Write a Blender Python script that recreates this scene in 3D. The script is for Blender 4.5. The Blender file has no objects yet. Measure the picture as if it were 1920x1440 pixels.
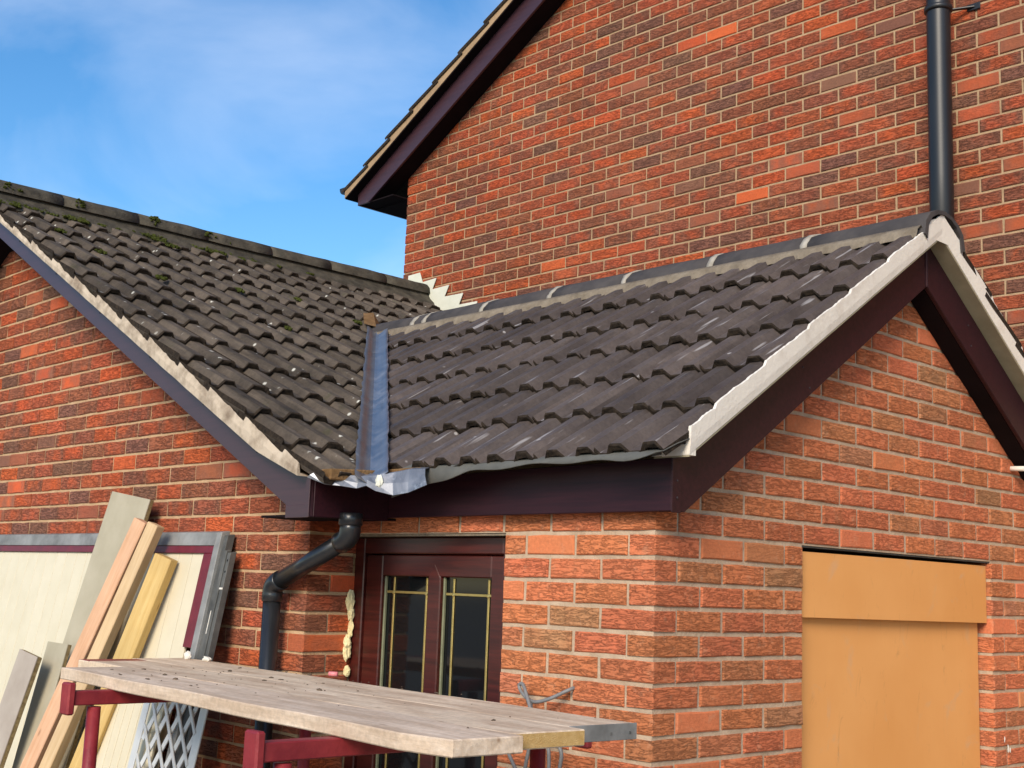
import bpy, bmesh, math, random
from mathutils import Vector, Matrix, noise as mnoise
random.seed(7)
S = bpy.context.scene
C = S.collection
R = math.radians

# ------------------------------------------------------------------ camera
CAM = Vector((2.485, -2.944, 1.915)); YAW, PITCH, ROLL, FPX = 0.817, 0.160, 0.037, 2385.4
fwd = Vector((-math.sin(YAW) * math.cos(PITCH), math.cos(YAW) * math.cos(PITCH), math.sin(PITCH)))
rt = Vector((math.cos(YAW), math.sin(YAW), 0)); up = rt.cross(fwd)
cr = rt * math.cos(ROLL) + up * math.sin(ROLL); cu = up * math.cos(ROLL) - rt * math.sin(ROLL)
cam = bpy.data.cameras.new('camera'); camo = bpy.data.objects.new('camera', cam); C.objects.link(camo)
m = Matrix((cr, cu, -fwd)).transposed().to_4x4(); m.translation = CAM; camo.matrix_world = m
cam.sensor_width = 36; cam.lens = 36 * FPX / 1920; cam.clip_end = 3000; cam.clip_start = 0.05
S.camera = camo

# ------------------------------------------------------------------ world, sun, exposure
SUN_DIR = Vector((0.42, -0.78, 0.50)).normalized()      # towards the sun
elev = math.asin(SUN_DIR.z); azim = math.atan2(SUN_DIR.x, SUN_DIR.y)
W = bpy.data.worlds.new('World'); S.world = W; W.use_nodes = True
nt = W.node_tree; nt.nodes.clear()
def wn(t, **k):
    n = nt.nodes.new(t)
    for a, b in k.items(): setattr(n, a, b)
    return n
sky = wn('ShaderNodeTexSky', sky_type='NISHITA', sun_disc=False, sun_elevation=elev, sun_rotation=azim, air_density=1.0, dust_density=0.3, ozone_density=2.0, altitude=50)
tc = wn('ShaderNodeTexCoord')
mp = wn('ShaderNodeMapping'); mp.inputs['Scale'].default_value = (1.0, 1.6, 3.2); mp.inputs['Rotation'].default_value = (0.2, 0.35, 0.5)
nz = wn('ShaderNodeTexNoise'); nz.inputs['Scale'].default_value = 2.1; nz.inputs['Detail'].default_value = 7; nz.inputs['Roughness'].default_value = 0.52; nz.inputs['Distortion'].default_value = 0.5
rmp = wn('ShaderNodeValToRGB'); rmp.color_ramp.elements[0].position = 0.42; rmp.color_ramp.elements[1].position = 0.74
rmp.color_ramp.elements[0].color = (0, 0, 0, 1); rmp.color_ramp.elements[1].color = (1, 1, 1, 1)
fac = wn('ShaderNodeMath', operation='MULTIPLY'); fac.inputs[1].default_value = 0.33
hs = wn('ShaderNodeHueSaturation'); hs.inputs['Saturation'].default_value = 1.32; hs.inputs['Value'].default_value = 1.0
mix = wn('ShaderNodeMix', data_type='RGBA'); mix.inputs[7].default_value = (6.3, 6.6, 7.4, 1)
bg = wn('ShaderNodeBackground'); bg.inputs['Strength'].default_value = 0.13
wo = wn('ShaderNodeOutputWorld'); L = nt.links.new
L(tc.outputs['Generated'], mp.inputs['Vector']); L(mp.outputs['Vector'], nz.inputs['Vector']); L(nz.outputs['Fac'], rmp.inputs['Fac'])
L(rmp.outputs['Color'], fac.inputs[0]); L(fac.outputs[0], mix.inputs[0]); L(sky.outputs[0], hs.inputs['Color']); L(hs.outputs[0], mix.inputs[6])
L(mix.outputs[2], bg.inputs[0]); L(bg.outputs[0], wo.inputs[0])
sl = bpy.data.lights.new('sun', 'SUN'); sl.energy = 2.7; sl.angle = R(26); sl.color = (1.0, 0.88, 0.72)
so = bpy.data.objects.new('sun', sl); C.objects.link(so); so.rotation_euler = SUN_DIR.to_track_quat('Z', 'Y').to_euler(); so.location = (0, -8, 8)
S.view_settings.view_transform = 'Standard'; S.view_settings.look = 'None'; S.view_settings.gamma = 1
S.view_settings.exposure = 0.56; S.view_settings.use_curve_mapping = False

# ------------------------------------------------------------------ material helpers
class NT:
    def __init__(s, name):
        s.m = bpy.data.materials.new(name); s.m.use_nodes = True; s.t = s.m.node_tree; s.t.nodes.clear()
        s.out = s.t.nodes.new('ShaderNodeOutputMaterial'); s.b = s.t.nodes.new('ShaderNodeBsdfPrincipled')
        s.t.links.new(s.b.outputs[0], s.out.inputs[0])
    def n(s, t, **k):
        n = s.t.nodes.new(t)
        for a, b in k.items():
            if a.startswith('i_'): n.inputs[a[2:].replace('_', ' ')].default_value = b
            else: setattr(n, a, b)
        return n
    def l(s, a, b): s.t.links.new(a, b)
    def coord(s, scale=(1, 1, 1), rnd=True, kind='Object'):
        c = s.n('ShaderNodeTexCoord'); mp = s.n('ShaderNodeMapping'); mp.inputs['Scale'].default_value = scale
        s.l(c.outputs[kind], mp.inputs['Vector'])
        if rnd:
            oi = s.n('ShaderNodeObjectInfo'); mu = s.n('ShaderNodeVectorMath', operation='MULTIPLY')
            cb = s.n('ShaderNodeCombineXYZ'); s.l(oi.outputs['Random'], cb.inputs[0]); s.l(oi.outputs['Random'], cb.inputs[1]); s.l(oi.outputs['Random'], cb.inputs[2])
            s.l(cb.outputs[0], mu.inputs[0]); mu.inputs[1].default_value = (71.3, 37.7, 53.1); s.l(mu.outputs[0], mp.inputs['Location'])
        return mp.outputs[0]
    def noise(s, vec, scale=5, detail=4, rough=0.55, dist=0.0):
        n = s.n('ShaderNodeTexNoise', i_Scale=scale, i_Detail=detail, i_Roughness=rough, i_Distortion=dist); s.l(vec, n.inputs['Vector']); return n.outputs['Fac']
    def ramp(s, f, stops):
        r = s.n('ShaderNodeValToRGB'); e = r.color_ramp.elements
        while len(e) < len(stops): e.new(0.5)
        for q, (p, c) in zip(e, stops): q.position = p; q.color = (c, c, c, 1) if isinstance(c, (int, float)) else (*c, 1)
        s.l(f, r.inputs[0]); return r.outputs[0]
    def mix(s, f, a, b, blend='MIX'):
        x = s.n('ShaderNodeMix', data_type='RGBA', blend_type=blend)
        for v, i in ((f, 0), (a, 6), (b, 7)):
            if hasattr(v, 'is_linked') or hasattr(v, 'links'): s.l(v, x.inputs[i])
            else: x.inputs[i].default_value = v if i == 0 else (*v, 1)
        return x.outputs[2]
    def math(s, op, a, b):
        x = s.n('ShaderNodeMath', operation=op)
        for v, i in ((a, 0), (b, 1)):
            if hasattr(v, 'links'): s.l(v, x.inputs[i])
            else: x.inputs[i].default_value = v
        return x.outputs[0]
    def bump(s, h, strength=0.5, dist=0.005, prev=None):
        b = s.n('ShaderNodeBump', i_Strength=strength, i_Distance=dist); s.l(h, b.inputs['Height'])
        if prev is not None: s.l(prev, b.inputs['Normal'])
        s.l(b.outputs[0], s.b.inputs['Normal']); return b.outputs[0]
    def fin(s, col=None, rough=0.6, metal=0.0, spec=0.5):
        if col is not None:
            if hasattr(col, 'links'): s.l(col, s.b.inputs['Base Color'])
            else: s.b.inputs['Base Color'].default_value = (*col, 1)
        if hasattr(rough, 'links'): s.l(rough, s.b.inputs['Roughness'])
        else: s.b.inputs['Roughness'].default_value = rough
        s.b.inputs['Metallic'].default_value = metal; s.b.inputs['Specular IOR Level'].default_value = spec
        return s.m

def brick_mat(name, stuff, dark, amount, pale=(0.42, 0.26, 0.15), edge=1.3, relief=0.0055):
    t = NT(name)
    if stuff:
        a = t.n('ShaderNodeAttribute', attribute_name='Col'); base = a.outputs['Color']; alpha = a.outputs['Alpha']
        v = t.coord((1, 1, 1), rnd=False)
    else:
        a = t.n('ShaderNodeObjectInfo'); base = a.outputs['Color']; alpha = a.outputs['Alpha']; v = t.coord()
    big = t.noise(v, 9, 2)
    f = t.math('MULTIPLY', t.ramp(big, [(0.44, 0.0), (0.60, 1.0)]), t.math('SUBTRACT', 1.0, alpha))
    if not stuff:
        tcx = t.n('ShaderNodeTexCoord'); sx = t.n('ShaderNodeSeparateXYZ'); t.l(tcx.outputs['Object'], sx.inputs[0])
        ex = t.math('MULTIPLY', t.math('ABSOLUTE', sx.outputs[0], 0), 9.3); ez = t.math('MULTIPLY', t.math('ABSOLUTE', sx.outputs[2], 0), 26.0)
        rim = t.math('ADD', t.math('MAXIMUM', ex, ez), t.math('MULTIPLY', t.noise(v, 22, 3), 0.9))
        f = t.math('MAXIMUM', f, t.math('MULTIPLY', t.ramp(t.math('MULTIPLY', rim, 0.5), [(0.46, 0.0), (0.68, 1.0)]), t.math('MULTIPLY', t.math('SUBTRACT', 1.0, alpha), edge)))
    col = t.mix(f, base, dark)
    gp = t.n('ShaderNodeNewGeometry'); wn_ = t.noise(gp.outputs['Position'], 0.9, 4, 0.6); col = t.mix(1.0, col, t.ramp(wn_, [(0.3, 0.80), (0.7, 1.16)]), 'MULTIPLY')
    fine = t.noise(v, 90, 5, 0.7)
    col = t.mix(0.55, col, t.ramp(fine, [(0.25, 0.62), (0.75, 1.25)]), 'MULTIPLY')
    eff = t.noise(v, 26, 4, 0.6)
    col = t.mix(t.math('MULTIPLY', t.ramp(eff, [(0.58, 0.0), (0.80, 1.0)]), amount), col, pale)
    mp = t.n('ShaderNodeMapping'); mp.inputs['Scale'].default_value = (0.50, 0.50, 2.5); t.l(v, mp.inputs['Vector'])
    cre = t.noise(mp.outputs[0], 40, 4, 0.6, 0.55)
    h = t.ramp(t.math('ABSOLUTE', t.math('SUBTRACT', cre, 0.5), 0), [(0.0, 0.0), (0.045, 0.8), (0.16, 1.0)])
    b = t.bump(h, 1.0, relief)
    if not stuff: t.l(t.ramp(a.outputs['Random'], [(0.02, 0.2), (0.16, 0.95)]), b.node.inputs['Strength'])
    t.bump(fine, 0.5, 0.003, b)
    return t.fin(col, 0.88, 0, 0.25)

def plain(name, a, b, scale=8, rough=0.7, spec=0.4, metal=0.0, bump=0.2, bdist=0.003, stretch=(1, 1, 1), rnd=True, detail=5, lo=0.3, hi=0.7):
    t = NT(name); v = t.coord(stretch, rnd); f = t.noise(v, scale, detail, 0.6)
    col = t.mix(t.ramp(f, [(lo, 0.0), (hi, 1.0)]), a, b)
    if bump: t.bump(t.noise(v, scale * 6, 4, 0.7), bump, bdist)
    return t.fin(col, rough, metal, spec)

def wood(name, a, b, grain=(1.2, 22, 22), rough=0.75, knots=(0.2, 0.09, 0.04), dirt=None):
    t = NT(name); v = t.coord(grain); g = t.noise(v, 3.0, 6, 0.65, 0.6)
    col = t.mix(t.ramp(g, [(0.3, 0.0), (0.72, 1.0)]), a, b)
    v2 = t.coord((1, 1, 1)); big = t.noise(v2, 3.5, 3)
    col = t.mix(0.6, col, t.ramp(big, [(0.3, 0.72), (0.7, 1.12)]), 'MULTIPLY')
    k = t.n('ShaderNodeTexVoronoi', i_Scale=5.0); mp = t.coord((0.9, 3.0, 3.0)); t.l(mp, k.inputs['Vector'])
    col = t.mix(t.ramp(k.outputs['Distance'], [(0.03, 0.8), (0.11, 0.0)]), col, knots)
    if dirt:
        d = t.noise(t.coord((1.0, 6.0, 6.0)), 2.6, 6, 0.65); col = t.mix(t.ramp(d, [(0.42, 0.0), (0.62, 0.95)]), col, dirt); col = t.mix(0.7, col, t.ramp(t.noise(v2, 55, 4, 0.7), [(0.3, 0.72), (0.7, 1.15)]), 'MULTIPLY')
    t.bump(g, 0.5, 0.004)
    return t.fin(col, rough, 0, 0.3)

M = {}
M['brick_old'] = brick_mat('brick_old', False, (0.255, 0.105, 0.064), 0.10)
M['brick_old_mass'] = brick_mat('brick_old_mass', True, (0.255, 0.105, 0.064), 0.10)
M['brick_new'] = brick_mat('brick_new', False, (0.50, 0.200, 0.088), 0.40, (0.66, 0.40, 0.25), 0.8, 0.0038)
M['brick_new_mass'] = brick_mat('brick_new_mass', True, (0.50, 0.200, 0.088), 0.40, (0.66, 0.40, 0.25), 0.8, 0.0038)
M['mortar_old'] = plain('mortar_old', (0.44, 0.28, 0.155), (0.57, 0.39, 0.23), 14, 0.95, 0.1, bump=0.7, bdist=0.006)
M['mortar_house'] = plain('mortar_house', (0.36, 0.235, 0.135), (0.49, 0.335, 0.20), 14, 0.95, 0.1, bump=0.7, bdist=0.006)
M['mortar_new'] = plain('mortar_new', (0.40, 0.295, 0.20), (0.56, 0.43, 0.305), 14, 0.95, 0.1, bump=0.7, bdist=0.006)

def tile_mat(name, a, b, old):
    t = NT(name); v = t.coord()
    f = t.noise(v, 7, 5, 0.65); col = t.mix(t.ramp(f, [(0.3, 0.0), (0.7, 1.0)]), a, b)
    fine = t.noise(v, 70, 4, 0.7); col = t.mix(0.5, col, t.ramp(fine, [(0.25, 0.5), (0.75, 1.35)]), 'MULTIPLY')
    gp = t.n('ShaderNodeNewGeometry'); col = t.mix(1.0, col, t.ramp(t.noise(gp.outputs['Position'], 1.6, 5, 0.65), [(0.3, 0.68), (0.7, 1.30)]), 'MULTIPLY')
    oi = t.n('ShaderNodeObjectInfo'); col = t.mix(0.8, col, t.ramp(oi.outputs['Random'], [(0.0, 0.70), (1.0, 1.30)]), 'MULTIPLY')
    vs = t.coord((42, 2.4, 8)); st = t.noise(vs, 1.0, 4, 0.6)
    if old:
        col = t.mix(t.ramp(st, [(0.52, 0.0), (0.78, 0.6)]), col, (0.19, 0.15, 0.115))
        vo = t.n('ShaderNodeTexVoronoi', i_Scale=19.0); t.l(v, vo.inputs['Vector'])
        nn = t.noise(v, 5.5, 2); spot = t.math('MULTIPLY', t.ramp(vo.outputs['Distance'], [(0.12, 1.0), (0.22, 0.0)]), t.ramp(nn, [(0.545, 0.0), (0.60, 0.9)]))
        col = t.mix(spot, col, (0.62, 0.60, 0.52))
        wv = t.coord((1, 1, 1), rnd=False, kind='Object')
        col = t.mix(t.ramp(t.noise(v, 4.2, 5, 0.7), [(0.60, 0.0), (0.74, 0.55)]), col, (0.050, 0.060, 0.018))
        t.bump(fine, 0.9, 0.006); return t.fin(col, 0.93, 0, 0.2)
    col = t.mix(t.ramp(st, [(0.55, 0.0), (0.75, 0.28)]), col, (0.13, 0.11, 0.11))
    col = t.mix(t.ramp(t.noise(t.coord((60, 3.2, 8)), 1.0, 2), [(0.66, 0.0), (0.72, 0.62)]), col, (0.42, 0.40, 0.40))
    vo = t.n('ShaderNodeTexVoronoi', i_Scale=9.0); t.l(v, vo.inputs['Vector'])
    col = t.mix(t.math('MULTIPLY', t.ramp(vo.outputs['Distance'], [(0.06, 0.8), (0.09, 0.0)]), t.ramp(t.noise(v, 3.1, 1), [(0.55, 0.0), (0.58, 1.0)])), col, (0.45, 0.42, 0.40))
    t.bump(fine, 0.45, 0.003)
    return t.fin(col, t.ramp(f, [(0.3, 0.55), (0.7, 0.75)]), 0, 0.3)
M['tile_new'] = tile_mat('tile_new', (0.066, 0.051, 0.045), (0.108, 0.084, 0.073), False)
M['tile_old'] = tile_mat('tile_old', (0.055, 0.045, 0.036), (0.125, 0.098, 0.074), True)
M['tile_edge'] = plain('tile_edge', (0.018, 0.014, 0.011), (0.070, 0.050, 0.034), 60, 0.95, 0.15, bump=1.0, bdist=0.008)
M['ridge'] = plain('ridge', (0.046, 0.042, 0.043), (0.085, 0.075, 0.072), 9, 0.85, 0.2, bump=0.4)
M['ridge_old'] = plain('ridge_old', (0.040, 0.036, 0.028), (0.11, 0.095, 0.070), 13, 0.95, 0.2, bump=0.9, bdist=0.008)
M['bed_mortar'] = plain('bed_mortar', (0.17, 0.135, 0.095), (0.30, 0.245, 0.18), 16, 0.95, 0.15, bump=0.8, bdist=0.008)
M['joint_mortar'] = plain('joint_mortar', (0.30, 0.27, 0.22), (0.44, 0.40, 0.34), 22, 0.95, 0.15, bump=0.6, bdist=0.005)

def verge_mat(name, clean, stain, lo, hi):
    t = NT(name); v = t.coord((1, 1, 1), rnd=False); f = t.noise(v, 9, 6, 0.65)
    col = t.mix(t.ramp(f, [(lo, 0.0), (hi, 1.0)]), clean, stain)
    t.bump(t.noise(v, 60, 4, 0.7), 0.5, 0.004); return t.fin(col, 0.85, 0, 0.25)
M['verge_new'] = verge_mat('verge_new', (0.78, 0.72, 0.63), (0.58, 0.50, 0.41), 0.52, 0.80)
M['verge_old'] = verge_mat('verge_old', (0.56, 0.46, 0.345), (0.24, 0.18, 0.125), 0.42, 0.68)

M['verge_brown'] = verge_mat('verge_brown', (0.40, 0.27, 0.155), (0.28, 0.18, 0.10), 0.42, 0.72)
def upvc(name, a, b, rough):
    t = NT(name); v = t.coord((1.5, 30, 30), rnd=False); g = t.noise(v, 2.2, 5, 0.6, 0.5)
    col = t.mix(t.ramp(g, [(0.3, 0.0), (0.7, 1.0)]), a, b)
    d = t.noise(t.coord((1, 1, 1), rnd=False), 30, 5, 0.75)
    col = t.mix(t.ramp(d, [(0.70, 0.0), (0.82, 0.30)]), col, (0.25, 0.20, 0.20))
    t.bump(g, 0.08, 0.001); return t.fin(col, rough, 0, 0.5)
M['upvc'] = upvc('upvc_sky_sheen', (0.040, 0.018, 0.025), (0.058, 0.024, 0.031), 0.36)  # lighter copy of the same plastic, sky sheen painted into the base colour
M['upvc_shaded'] = upvc('upvc_shaded', (0.018, 0.005, 0.009), (0.036, 0.009, 0.014), 0.42); M['upvc_shaded'].node_tree.nodes['Principled BSDF'].inputs['Specular IOR Level'].default_value = 0.25  # same plastic, base colour darkened for boards that mirror little sky
M['upvc_door'] = upvc('upvc_rosewood', (0.030, 0.006, 0.005), (0.085, 0.014, 0.010), 0.32)
M['soffit'] = plain('soffit_dark', (0.008, 0.005, 0.006), (0.013, 0.008, 0.009), 8, 0.9, 0.1, bump=0)
M['undercloak'] = plain('undercloak', (0.30, 0.26, 0.17), (0.40, 0.35, 0.24), 10, 0.9, 0.2)
def lead_mat(name, a, b, pale, metal):
    t = NT(name); v = t.coord((1, 1, 1), rnd=False); f = t.noise(v, 9, 5, 0.65, 0.8)
    col = t.mix(t.ramp(f, [(0.35, 0.0), (0.68, 1.0)]), a, b)
    col = t.mix(t.ramp(t.noise(v, 15, 5, 0.7), [(0.58, 0.0), (0.72, pale)]), col, (0.52, 0.54, 0.56))
    t.bump(t.noise(v, 16, 3, 0.5), 0.2, 0.004); return t.fin(col, t.ramp(f, [(0.3, 0.28), (0.7, 0.48)]), metal, 0.5)
M['lead'] = lead_mat('lead_sky_lit', (0.26, 0.27, 0.29), (0.44, 0.45, 0.47), 0.7, 0.85)  # porch side of the valley, bright sky reflection painted into the base colour
M['lead_apron'] = lead_mat('lead_apron', (0.14, 0.15, 0.17), (0.30, 0.31, 0.34), 0.8, 0.5)
M['lead_shade_side'] = lead_mat('lead_shade_side', (0.060, 0.056, 0.058), (0.10, 0.095, 0.098), 0.15, 0.0)  # wing side of the same sheet, its darker reflection painted into the colour
M['flash'] = plain('flashing_cream', (0.62, 0.62, 0.50), (0.72, 0.71, 0.60), 12, 0.7, 0.3)
M['felt'] = plain('felt', (0.085, 0.085, 0.078), (0.13, 0.128, 0.115), 12, 0.85, 0.25)
M['brown'] = plain('brown_fill', (0.15, 0.085, 0.035), (0.27, 0.16, 0.075), 18, 0.95, 0.1, bump=0.9, bdist=0.008)
M['pipe'] = plain('black_pipe', (0.012, 0.013, 0.015), (0.020, 0.021, 0.023), 9, 0.28, 0.5, bump=0.05)
M['soil_pipe'] = plain('soil_pipe', (0.009, 0.010, 0.012), (0.018, 0.019, 0.021), 5, 0.42, 0.5, bump=0.05, stretch=(1, 1, 0.3))
M['screw'] = plain('screw', (0.05, 0.04, 0.05), (0.02, 0.02, 0.02), 9, 0.5)
M['gold'] = plain('brass_came', (0.50, 0.36, 0.11), (0.62, 0.47, 0.18), 30, 0.35, 0.5, 0.75, bump=0.2)
M['spacer'] = plain('glass_edge', (0.16, 0.17, 0.10), (0.22, 0.22, 0.13), 20, 0.4)
def glass_mat():
    t = NT('dark_glass'); v = t.coord((1, 1, 1), rnd=False)
    t.bump(t.noise(v, 3, 2), 0.02, 0.002); return t.fin((0.006, 0.007, 0.008), 0.06, 0, 0.5)
M['glass'] = glass_mat()
M['foam'] = plain('foam', (0.72, 0.60, 0.30), (0.80, 0.70, 0.42), 14, 0.8, 0.3, bump=0.4)
def ply_mat(name, a, b):
    t = NT(name); v = t.coord((1, 1, 1), rnd=True); f = t.noise(v, 2.2, 4)
    col = t.mix(t.ramp(f, [(0.3, 0.0), (0.7, 1.0)]), a, b)
    gr = t.noise(t.coord((60, 60, 1.5)), 1.0, 4); col = t.mix(0.03, col, t.ramp(gr, [(0.3, 0.80), (0.7, 1.10)]), 'MULTIPLY')
    sc = t.noise(t.coord((14, 14, 5)), 1.0, 6, 0.75, 1.5); col = t.mix(t.ramp(sc, [(0.60, 0.0), (0.76, 0.55)]), col, (0.36, 0.18, 0.06))
    gs = t.noise(v, 5.3, 4, 0.65, 0.8); col = t.mix(t.ramp(gs, [(0.60, 0.0), (0.75, 0.30)]), col, (0.46, 0.40, 0.33))
    t.bump(gr, 0.15, 0.002); return t.fin(col, 0.62, 0, 0.35)
M['ply'] = ply_mat('ply_orange', (0.70, 0.315, 0.092), (0.76, 0.365, 0.12))
M['scaf'] = wood('scaffold_wood', (0.70, 0.53, 0.38), (0.84, 0.69, 0.54), dirt=(0.54, 0.40, 0.28))
M['scaf2'] = wood('scaffold_wood_pale', (0.74, 0.56, 0.38), (0.85, 0.70, 0.53), dirt=(0.54, 0.385, 0.26))
M['scaf_end'] = plain('sawn_end', (0.55, 0.34, 0.12), (0.68, 0.46, 0.20), 60, 0.9, 0.1, bump=0.8, bdist=0.006)
M['pine_pink'] = wood('pine_pink', (0.58, 0.32, 0.18), (0.70, 0.44, 0.28))
M['pine_yellow'] = wood('pine_yellow', (0.56, 0.36, 0.12), (0.70, 0.50, 0.21), knots=(0.28, 0.14, 0.04))
M['pine_pale'] = wood('pine_pale', (0.56, 0.38, 0.20), (0.68, 0.50, 0.30))
M['board_grey'] = plain('board_grey', (0.38, 0.335, 0.235), (0.46, 0.41, 0.30), 6, 0.7, 0.3, bump=0.1)
M['board_grey2'] = plain('board_grey_pink', (0.36, 0.30, 0.245), (0.45, 0.385, 0.32), 6, 0.7, 0.3, bump=0.1)
M['chip_edge'] = plain('chip_edge', (0.16, 0.11, 0.05), (0.34, 0.26, 0.13), 60, 0.95, 0.1, bump=0.8)
M['cream'] = plain('cream_panel', (0.64, 0.565, 0.40), (0.71, 0.635, 0.47), 5, 0.45, 0.4, bump=0.05)
M['maroon'] = plain('maroon_paint', (0.115, 0.006, 0.014), (0.17, 0.012, 0.022), 20, 0.4, 0.4, bump=0.2)
M['steel'] = plain('galvanised', (0.13, 0.13, 0.125), (0.32, 0.32, 0.31), 7, 0.65, 0.4, 0.1, bump=0.2)
M['steel_dark'] = plain('dark_steel', (0.045, 0.046, 0.044), (0.12, 0.12, 0.112), 11, 0.7, 0.4, 0.0, bump=0.2)
M['red'] = plain('red_paint', (0.17, 0.010, 0.017), (0.30, 0.030, 0.034), 12, 0.5, 0.4, bump=0.4)
M['white_plastic'] = plain('white_trellis', (0.50, 0.52, 0.53), (0.62, 0.63, 0.63), 9, 0.5, 0.4, bump=0.05)
M['cable'] = plain('grey_cable', (0.15, 0.15, 0.15), (0.24, 0.235, 0.23), 30, 0.5)
M['pink'] = plain('pink_plastic', (0.75, 0.16, 0.18), (0.80, 0.30, 0.30), 30, 0.4)
M['plaster'] = plain('plaster', (0.66, 0.62, 0.54), (0.78, 0.74, 0.66), 30, 0.9, bump=0.8)
M['crumb'] = plain('crumb', (0.07, 0.05, 0.035), (0.20, 0.14, 0.09), 30, 0.95)
M['moss'] = plain('moss', (0.045, 0.055, 0.012), (0.10, 0.115, 0.025), 40, 0.95, 0.1, bump=1.0, bdist=0.01)
M['ground'] = plain('ground', (0.16, 0.15, 0.135), (0.27, 0.25, 0.22), 1.5, 0.95, 0.2, rnd=False)
M['dark'] = plain('dark_void', (0.006, 0.006, 0.006), (0.01, 0.01, 0.01), 4, 0.9, 0.1, bump=0)

# ------------------------------------------------------------------ mesh helpers
def mesh(name, verts, faces, mat=None, smooth=False):
    me = bpy.data.meshes.new(name); me.from_pydata([tuple(v) for v in verts], [], faces); me.update()
    for q in (mat if isinstance(mat, (list, tuple)) else [mat]):
        if q: me.materials.append(M[q] if isinstance(q, str) else q)
    if smooth: me.polygons.foreach_set('use_smooth', [True] * len(me.polygons))
    return me
def link(name, me, parent=None, label=None, cat=None, group=None, kind=None):
    o = bpy.data.objects.new(name, me); C.objects.link(o)
    if parent is not None:
        o.parent = parent; o.matrix_parent_inverse = PINV.get(parent.name, Matrix())
    tag(o, label, cat, group, kind); return o
PINV = {}
def tag(o, label=None, cat=None, group=None, kind=None):
    for k, v in (('label', label), ('category', cat), ('group', group), ('kind', kind)):
        if v: o[k] = v
def thing(name, label, cat, loc, group=None):
    o = bpy.data.objects.new(name, None); C.objects.link(o); o.location = loc; o.empty_display_size = 0.1
    PINV[o.name] = Matrix.Translation(-Vector(loc)); tag(o, label, cat, group); return o
def bev(me, w, seg=1):
    bm = bmesh.new(); bm.from_mesh(me); bmesh.ops.recalc_face_normals(bm, faces=bm.faces)
    bmesh.ops.bevel(bm, geom=bm.edges[:], offset=w, segments=seg, affect='EDGES', clamp_overlap=True); bm.to_mesh(me); bm.free(); return me
def fixn(me):
    bm = bmesh.new(); bm.from_mesh(me); bmesh.ops.recalc_face_normals(bm, faces=bm.faces); bm.to_mesh(me); bm.free(); return me
BOXF = [(0, 3, 2, 1), (4, 5, 6, 7), (0, 1, 5, 4), (1, 2, 6, 5), (2, 3, 7, 6), (3, 0, 4, 7)]
def boxv(a, b):
    x0, y0, z0 = a; x1, y1, z1 = b
    return [(x0, y0, z0), (x1, y0, z0), (x1, y1, z0), (x0, y1, z0), (x0, y0, z1), (x1, y0, z1), (x1, y1, z1), (x0, y1, z1)]
def box(name, a, b, mat, parent=None, bw=0.0, **k):
    a2 = [min(p, q) for p, q in zip(a, b)]; b2 = [max(p, q) for p, q in zip(a, b)]
    me = mesh(name, boxv(a2, b2), BOXF, mat)
    if bw: bev(me, bw)
    return link(name, me, parent, **k)
def beam(name, A, B, w, t, nrm, mat, parent=None, bw=0.003, local=True, **k):
    """box from A to B; width w across, thickness t along nrm. Origin at A, local X along the length (for grain)."""
    A = Vector(A); B = Vector(B); d = (B - A); ln = d.length; d.normalize(); n = Vector(nrm); n = (n - d * n.dot(d)).normalized(); s = n.cross(d)
    me = mesh(name, boxv((0, -w / 2, -t / 2), (ln, w / 2, t / 2)), BOXF, mat)
    if bw: bev(me, bw)
    o = link(name, me, parent, **k)
    mw = Matrix((d, s, n)).transposed().to_4x4(); mw.translation = A; o.matrix_basis = mw; return o
def prism(name, poly, axis, v0, v1, mat, parent=None, bw=0.0, **k):
    """extrude a 2-D polygon along a world axis (0: poly is (y,z); 1: poly is (x,z))."""
    n = len(poly)
    f = (lambda p, v: (v, p[0], p[1])) if axis == 0 else ((lambda p, v: (p[0], v, p[1])) if axis == 1 else (lambda p, v: (p[0], p[1], v)))
    vs = [f(p, v0) for p in poly] + [f(p, v1) for p in poly]
    fs = [tuple(range(n)), tuple(range(2 * n - 1, n - 1, -1))] + [(i, (i + 1) % n, n + (i + 1) % n, n + i) for i in range(n)]
    me = fixn(mesh(name, vs, fs, mat))
    if bw: bev(me, bw)
    return link(name, me, parent, **k)
def tubev(pts, r, seg=14, cap=True):
    vs, fs = [], []; P = [Vector(p) for p in pts]; nrm = None
    for i, p in enumerate(P):
        t = (P[min(i + 1, len(P) - 1)] - P[max(i - 1, 0)]).normalized()
        if nrm is None: nrm = t.orthogonal().normalized()
        nrm = (nrm - t * nrm.dot(t)).normalized(); b = t.cross(nrm)
        rr = r[i] if isinstance(r, (list, tuple)) else r
        for j in range(seg):
            a = 2 * math.pi * j / seg; vs.append(p + (nrm * math.cos(a) + b * math.sin(a)) * rr)
    for i in range(len(P) - 1):
        for j in range(seg): fs.append((i * seg + j, i * seg + (j + 1) % seg, (i + 1) * seg + (j + 1) % seg, (i + 1) * seg + j))
    if cap: fs += [tuple(range(seg - 1, -1, -1)), tuple(range((len(P) - 1) * seg, len(P) * seg))]
    return vs, fs
def tube(name, pts, r, mat, parent=None, seg=14, **k):
    vs, fs = tubev(pts, r, seg); return link(name, fixn(mesh(name, vs, fs, mat, True)), parent, **k)
def bez(a, b, c, n=8): 
    a, b, c = Vector(a), Vector(b), Vector(c); return [a * (1 - t) ** 2 + b * 2 * t * (1 - t) + c * t * t for t in [i / n for i in range(n + 1)]]
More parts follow.
